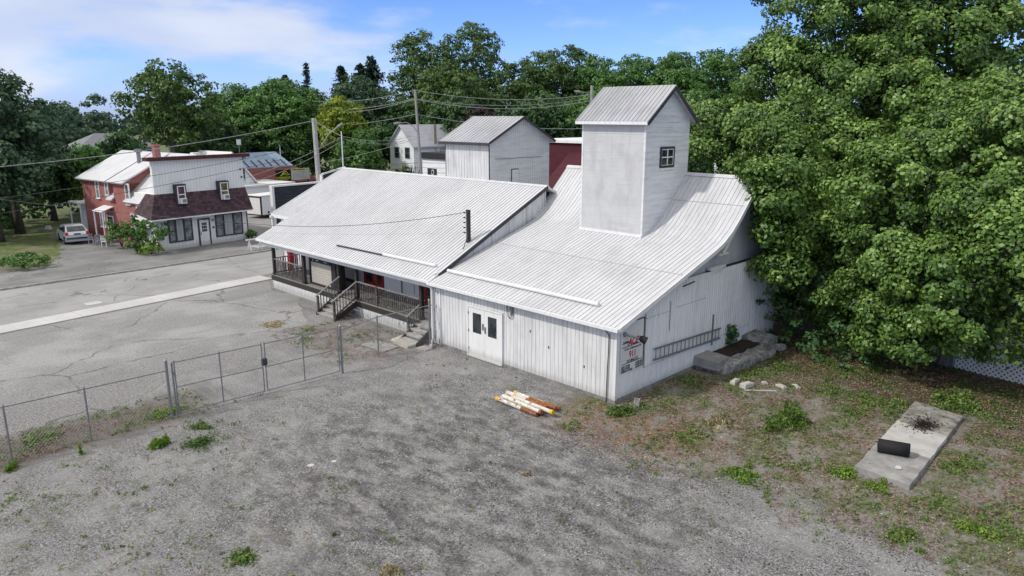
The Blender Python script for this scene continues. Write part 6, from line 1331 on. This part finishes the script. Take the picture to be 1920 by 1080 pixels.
random.seed(9); L_ = [(31.2, 13.6, 2.3, 1.1), (31.7, 12.4, 1.7, 1.2), (31.7, 10.9, 1, 1.1), (31.7, 13.7, -0.1, 0.9), (32.3, 12, 2.6, 1.3), (31.2, 12.1, 0.1, 0.9), (31.6, 13.8, 3.7, 1), (30.8, 10.3, 0.2, 0.7), (32.6, 14.2, 1.3, 1.1), (32.4, 13.4, 2.6, 1.0), (32.8, 12.6, .8, .9), (33.0, 14.0, 3.4, .9), (35.2, 12.8, 1.0, 1.3), (34.2, 14.2, .9, 1.2), (36.5, 11.5, 1.2, 1.5), (34.0, 11.8, .5, .8), (33.8, 13.2, 2.2, .9), (35.4, 17, 1.2, 1.3), (37, 9.5, 1.4, 1.6), (36.5, 6.5, 1.5, 1.8), (38, 14, 2, 2.5), (38, 10, 2.5, 2.5)]
P, N_, S_, T_ = lobe_leaves(L_, .4, 1.2, 26, .17); tag(leaf_mesh('shade_shrubs', P, N_, S_, T_, 'leaf dark'), 'deep shaded shrubs under the maples by the barn end', kind='stuff')

def bush(lab, x, y, h, r, mat, seed, leaf=.16, name='bush', n=7, dens=1.6, group=None):
    random.seed(seed); t = thing(name, lab, 'bush', (x, y, 0), group); L_ = [(x, y, h*.5, r*.7)]+[(x+r*.55*math.cos(a_), y+r*.55*math.sin(a_), h*random.uniform(.3, .78), r*random.uniform(.35, .55)) for a_ in [2.4*k+seed for k in range(n)]]
    m = MB()
    for k in range(5): a_ = 1.3*k+seed; m.tube([(x, y, 0), (x+.4*r*math.cos(a_), y+.4*r*math.sin(a_), h*.7)], [.03, .012], 5)
    m.build('stem', 'bark', t); P, N_, S_, T_ = lobe_leaves(L_, .28, dens, 20, leaf, squash=max(.6, min(1.3, h/(2*r)))); leaf_mesh('foliage', P, N_, S_, T_, mat, t)
bush('tall leafy bush climbing the left corner of the cream storefront', 20.05, 58.35, 3.1, 1.15, 'leaf mid', 1, .2)
bush('green bush against the brick side wall, left of the corner bush', 19.3, 60.9, 2.3, 1.1, 'leaf mid', 2, .2); bush('third bush along the brick wall, nearest the white chair', 18.9, 62.9, 2.0, 1.1, 'leaf mid', 3, .2)
bush('low yellow green bush at the kerb before the corner bush', 19.4, 58.0, .9, .8, 'leaf bright', 4, .16); bush('brownish low bush left of the yellow green one', 18.9, 59.4, .9, .75, 'leaf olive', 5, .16)
bush('thin vine bush rising up the brick wall edge', 20.1, 62.0, 3.4, .5, 'leaf olive', 12, .16)
bush('bright yellow green bush at the foot of the white clapboard house', 53.2, 71.5, 5.0, 1.3, 'leaf bright', 6, .25); 
bush('small sapling on the far corner of the storefront', 28.2, 59.4, .8, .35, 'leaf mid', 13, .12)
bush('lush low weeds bush at the left edge beyond the kerb', 11.3, 58.9, .7, 1.5, 'leaf mid', 7, .16, n=12)
bush('small dark climber on the barn side wall above the platform', 28.6, 14.8, 1.9, .16, 'leaf dark', 14, .12, n=3)
# spiky dark shrub
t = thing('spiky_shrub', 'dark shrub of upright spikes in front of the white clapboard house', 'bush', (50.5, 66.5, 0)); m = MB(); random.seed(4)
for k in range(70):
    a = random.uniform(0, 6.28); r_ = random.uniform(.2, 1.9); h = random.uniform(3.6, 5.6)*(1-.12*r_); x, y = 50.5+r_*.5*math.cos(a), 66.5+r_*.5*math.sin(a); m.tube([(x, y, 0), (x+.25*r_*math.cos(a), y+.25*r_*math.sin(a), h*.6), (x+.6*r_*math.cos(a), y+.6*r_*math.sin(a), h)], [.04, .1, .02], 5)
m.build('spikes', 'leaf copper', t)

# ------------------------------------------------------------------ weeds and stones
def weeds():
    def dens(x, y):
        n1 = mnoise.noise(Vector((x*.55+7, y*.55+3, 0)))+.5*mnoise.noise(Vector((x*1.6, y*1.6, 2)))
        z = 0
        if x > 17.4+1.2*mnoise.noise(Vector((x*.4, y*.4, 5))) and y < 15.6+mnoise.noise(Vector((x*.5, y*.5, 1))) and not (x > 20.2 and y > 14.7): z = .10+max(0, n1)*.8+(.3 if x > 26 else 0)
        elif y < 24 and x < 10 and y > 12: z = .02+max(0, n1-.15)*.25
        elif y < 25 and y > 8: z = .006+max(0, n1-.35)*.06
        elif 25 <= y < 27.6 and x < 10: z = .18+max(0, n1)*.6
        elif 25.5 < y < 32 and 15.5 < x < 20.3: z = .10+max(0, n1)*.5
        if 20.9 < x < 28.3 and 5.1 < y < 7.15: z = 0.01
        return z
    PG, PD = [], []; R_ = random.Random(21); n = 0
    for _ in range(170000):
        x = R_.uniform(1, 34); y = R_.uniform(-1, 32)
        if (x-0)**2+(y-0)**2 < 60: continue
        if R_.random() < dens(x, y):
            g_ = mnoise.noise(Vector((x*.75+2, y*.75, 11)))+.35*mnoise.noise(Vector((x*3, y*3, 1))); (PG if g_+R_.uniform(-.3, .3) > .07 else PD).append((x, y))
    for nm, pts, mat, lab, sc in (('weeds', PG, 'weed green', 'low green weeds scattered over the yard', 1), ('dry_grass', PD, 'weed dry', 'dry reddish and straw coloured weeds over the yard', .8)):
        P, N_, S_, T_ = [], [], [], []
        for (x, y) in pts:
            k = R_.randint(4, 8); h = R_.uniform(.03, .13)*sc; r_ = R_.uniform(.04, .14); tt = R_.uniform(.15, .85)
            for i in range(k): P.append((x+R_.gauss(0, r_*.6), y+R_.gauss(0, r_*.6), relief(x, y)+.012+h*R_.random())); N_.append((R_.gauss(0, .6), R_.gauss(0, .6), .7)); S_.append(R_.uniform(.022, .06)*sc+.012*(nm == 'weeds')); T_.append(min(1, max(0, tt+R_.gauss(0, .12))))
        N_ = np.array(N_); N_ /= np.linalg.norm(N_, axis=1)[:, None]
        tag(leaf_mesh(nm, np.array(P), N_, np.array(S_), np.array(T_), mat, stretch=1.5), lab, kind='stuff')
weeds()
def stones():
    R_ = random.Random(31); m = MB()
    for _ in range(9000):
        x = R_.uniform(2, 21); y = R_.uniform(2, 25); s_ = R_.uniform(.008, .022)*(1.6 if R_.random() < .04 else 1)
        if x*x+y*y < 90: continue
        z = relief(x, y); a = R_.random()*6; c, sn = math.cos(a)*s_, math.sin(a)*s_
        m.add([(x+c, y+sn, z), (x-sn, y+c, z), (x-c, y-sn, z), (x+sn, y-c, z), (x+c*.2, y+sn*.2, z+s_*.8)], [(0, 1, 4), (1, 2, 4), (2, 3, 4), (3, 0, 4)], 0 if R_.random() < .45 else (1 if R_.random() < .5 else 2))
    for _ in range(3800):
        x = R_.uniform(9, 21); y = R_.uniform(3, 15); s_ = R_.uniform(.012, .038)
        if R_.random() > .25+.75*max(0, mnoise.noise(Vector((x*.5, y*.5, 4)))+.35): continue
        z = relief(x, y)+.006; a = R_.random()*6; c, sn = math.cos(a)*s_, math.sin(a)*s_
        m.add([(x+c, y+sn, z+.008), (x-sn*.6, y+c*.6, z), (x-c, y-sn, z+.006), (x+sn*.6, y-c*.6, z)], [(0, 1, 2, 3)], 2)
    tag(m.build('loose_stones', ['rock pale', 'galv steel', 'moss dirt']), 'loose pale and dark pebbles strewn over the gravel', kind='stuff')
stones()
P, N_, S_, T_ = [], [], [], []; R_ = random.Random(77)
for _ in range(900):
    a_, rr = R_.random()*6.28, abs(R_.gauss(0, .45)); P.append((25.9+1.0*rr*math.cos(a_), 6.2+.62*rr*math.sin(a_), .215+.05*max(0, 1-rr)*R_.random())); N_.append((R_.gauss(0, .4), R_.gauss(0, .4), 1)); S_.append(R_.uniform(.025, .07)); T_.append(R_.random()*.7)
N_ = np.array(N_); N_ /= np.linalg.norm(N_, axis=1)[:, None]; o = leaf_mesh('leaf_debris', np.array(P), N_, np.array(S_), np.array(T_), 'leaf copper'); recenter(o, (25.9, 6.2, .2)); tag(o, 'dark mat of rotted leaves on the far half of the concrete slab', 'debris')
def clump(lab, x, y, r, h, mat, n, seed, leaf=.07, blades=False, cat='plant'):
    """a ragged patch: sub-tufts of different size with gaps, thinning outward"""
    R_ = random.Random(seed); P, N_, S_, T_ = [], [], [], []
    k = max(4, int(10*r+5)); subs = []
    for i in range(k):
        a = R_.random()*6.28; rr = abs(R_.gauss(0, r*.5)); subs.append((x+rr*math.cos(a), y+rr*math.sin(a)*.8, r*R_.uniform(.12, .38), h*R_.uniform(.4, 1.15), R_.uniform(-.22, .22)))
    for _ in range(n):
        sx_, sy_, sr, sh_, st_ = subs[int(k*R_.random()**1.3)] if R_.random() < .75 else (x, y, r*.62, h*.35, 0)
        q = R_.gauss(0, .6), R_.gauss(0, .6); u = R_.random()**.7; zz = sh_*u*max(.15, 1-.35*(q[0]**2+q[1]**2))
        P.append((sx_+sr*q[0], sy_+sr*q[1], relief(x, y)+.008+zz)); S_.append(leaf*R_.uniform(.5, 1.3)); T_.append(min(1, max(0, R_.uniform(.15, .8)+st_)))
        N_.append((R_.gauss(0, 1), R_.gauss(0, 1), .25) if blades else (R_.gauss(0, .7), R_.gauss(0, .7), .7))
    N_ = np.array(N_); N_ /= np.linalg.norm(N_, axis=1)[:, None]; o = leaf_mesh('weed_clump', np.array(P), N_, np.array(S_), np.array(T_), mat, stretch=2.2 if blades else 1.3)
    recenter(o, (x, y, 0)); tag(o, lab, cat, 'weed clumps in the yard')
clump('dense bright green weed mound in the right foreground', 18.6, 9.0, .62, .2, 'leaf bright', 1500, 1, .06)
clump('bright green clump by the near end of the concrete slab', 20.8, 6.9, .55, .18, 'leaf bright', 700, 2, .07); clump('bright green clump at the near corner below the slab', 20.7, 5.9, .5, .15, 'leaf bright', 500, 3, .06)
clump('leafy green weeds at the barn corner', 19.9, 14.3, .55, .3, 'weed green', 900, 4, .08); clump('bright green tuft in the weed patch before the left gate', 7.25, 23.2, .35, .3, 'leaf bright', 600, 5, .07, True)
clump('darker green tuft farther back in the weed patch', 8.9, 23.7, .45, .2, 'weed green', 600, 6, .06); clump('yellow green weeds around the big gate post', 8.4, 25.7, .8, .25, 'leaf bright', 900, 7, .07)
clump('scattered olive weeds right of the bright tuft', 8.4, 22.4, .8, .22, 'leaf olive', 900, 8, .06); clump('yellow green tuft at the left picture edge', 3.6, 24.7, .3, .3, 'leaf bright', 300, 9, .07)
clump('narrow upright weed by the second fence post', 5.4, 24.3, .1, .42, 'leaf bright', 160, 10, .06); clump('tall grassy weeds behind the slab, centre right', 23.2, 9.6, .9, .5, 'weed green', 1500, 11, .09, True)
clump('straw coloured dry grass clump near the centre bottom', 8.6, 12.4, .3, .2, 'weed straw', 500, 12, .1, True); clump('low green weeds at the bottom edge left of the straw clump', 6.4, 15.4, .55, .12, 'weed green', 600, 13, .06)
clump('pale straw grass arching in the red weeds', 21.5, 11.3, .5, .35, 'weed straw', 700, 14, .1, True); clump('orange dry tuft alone in the gravel', 14.2, 13.5, .18, .06, 'pipe_dummy' if False else 'weed dry', 200, 15, .05)
clump('bright low weeds at the lower right corner', 20.2, 3.3, .8, .15, 'leaf bright', 900, 16, .06); clump('green weeds along the bottom right, left of the corner weeds', 18.6, 4.6, .7, .15, 'weed green', 900, 17, .06)
clump('green weeds right of the concrete slab far corner', 29.2, 6.0, 1.2, .3, 'weed green', 1600, 18, .1); clump('yellow straw patch on the lot before the porch steps', 16.6, 33.6, .8, .05, 'weed straw', 900, 19, .07)
print('objects', len(bpy.data.objects))
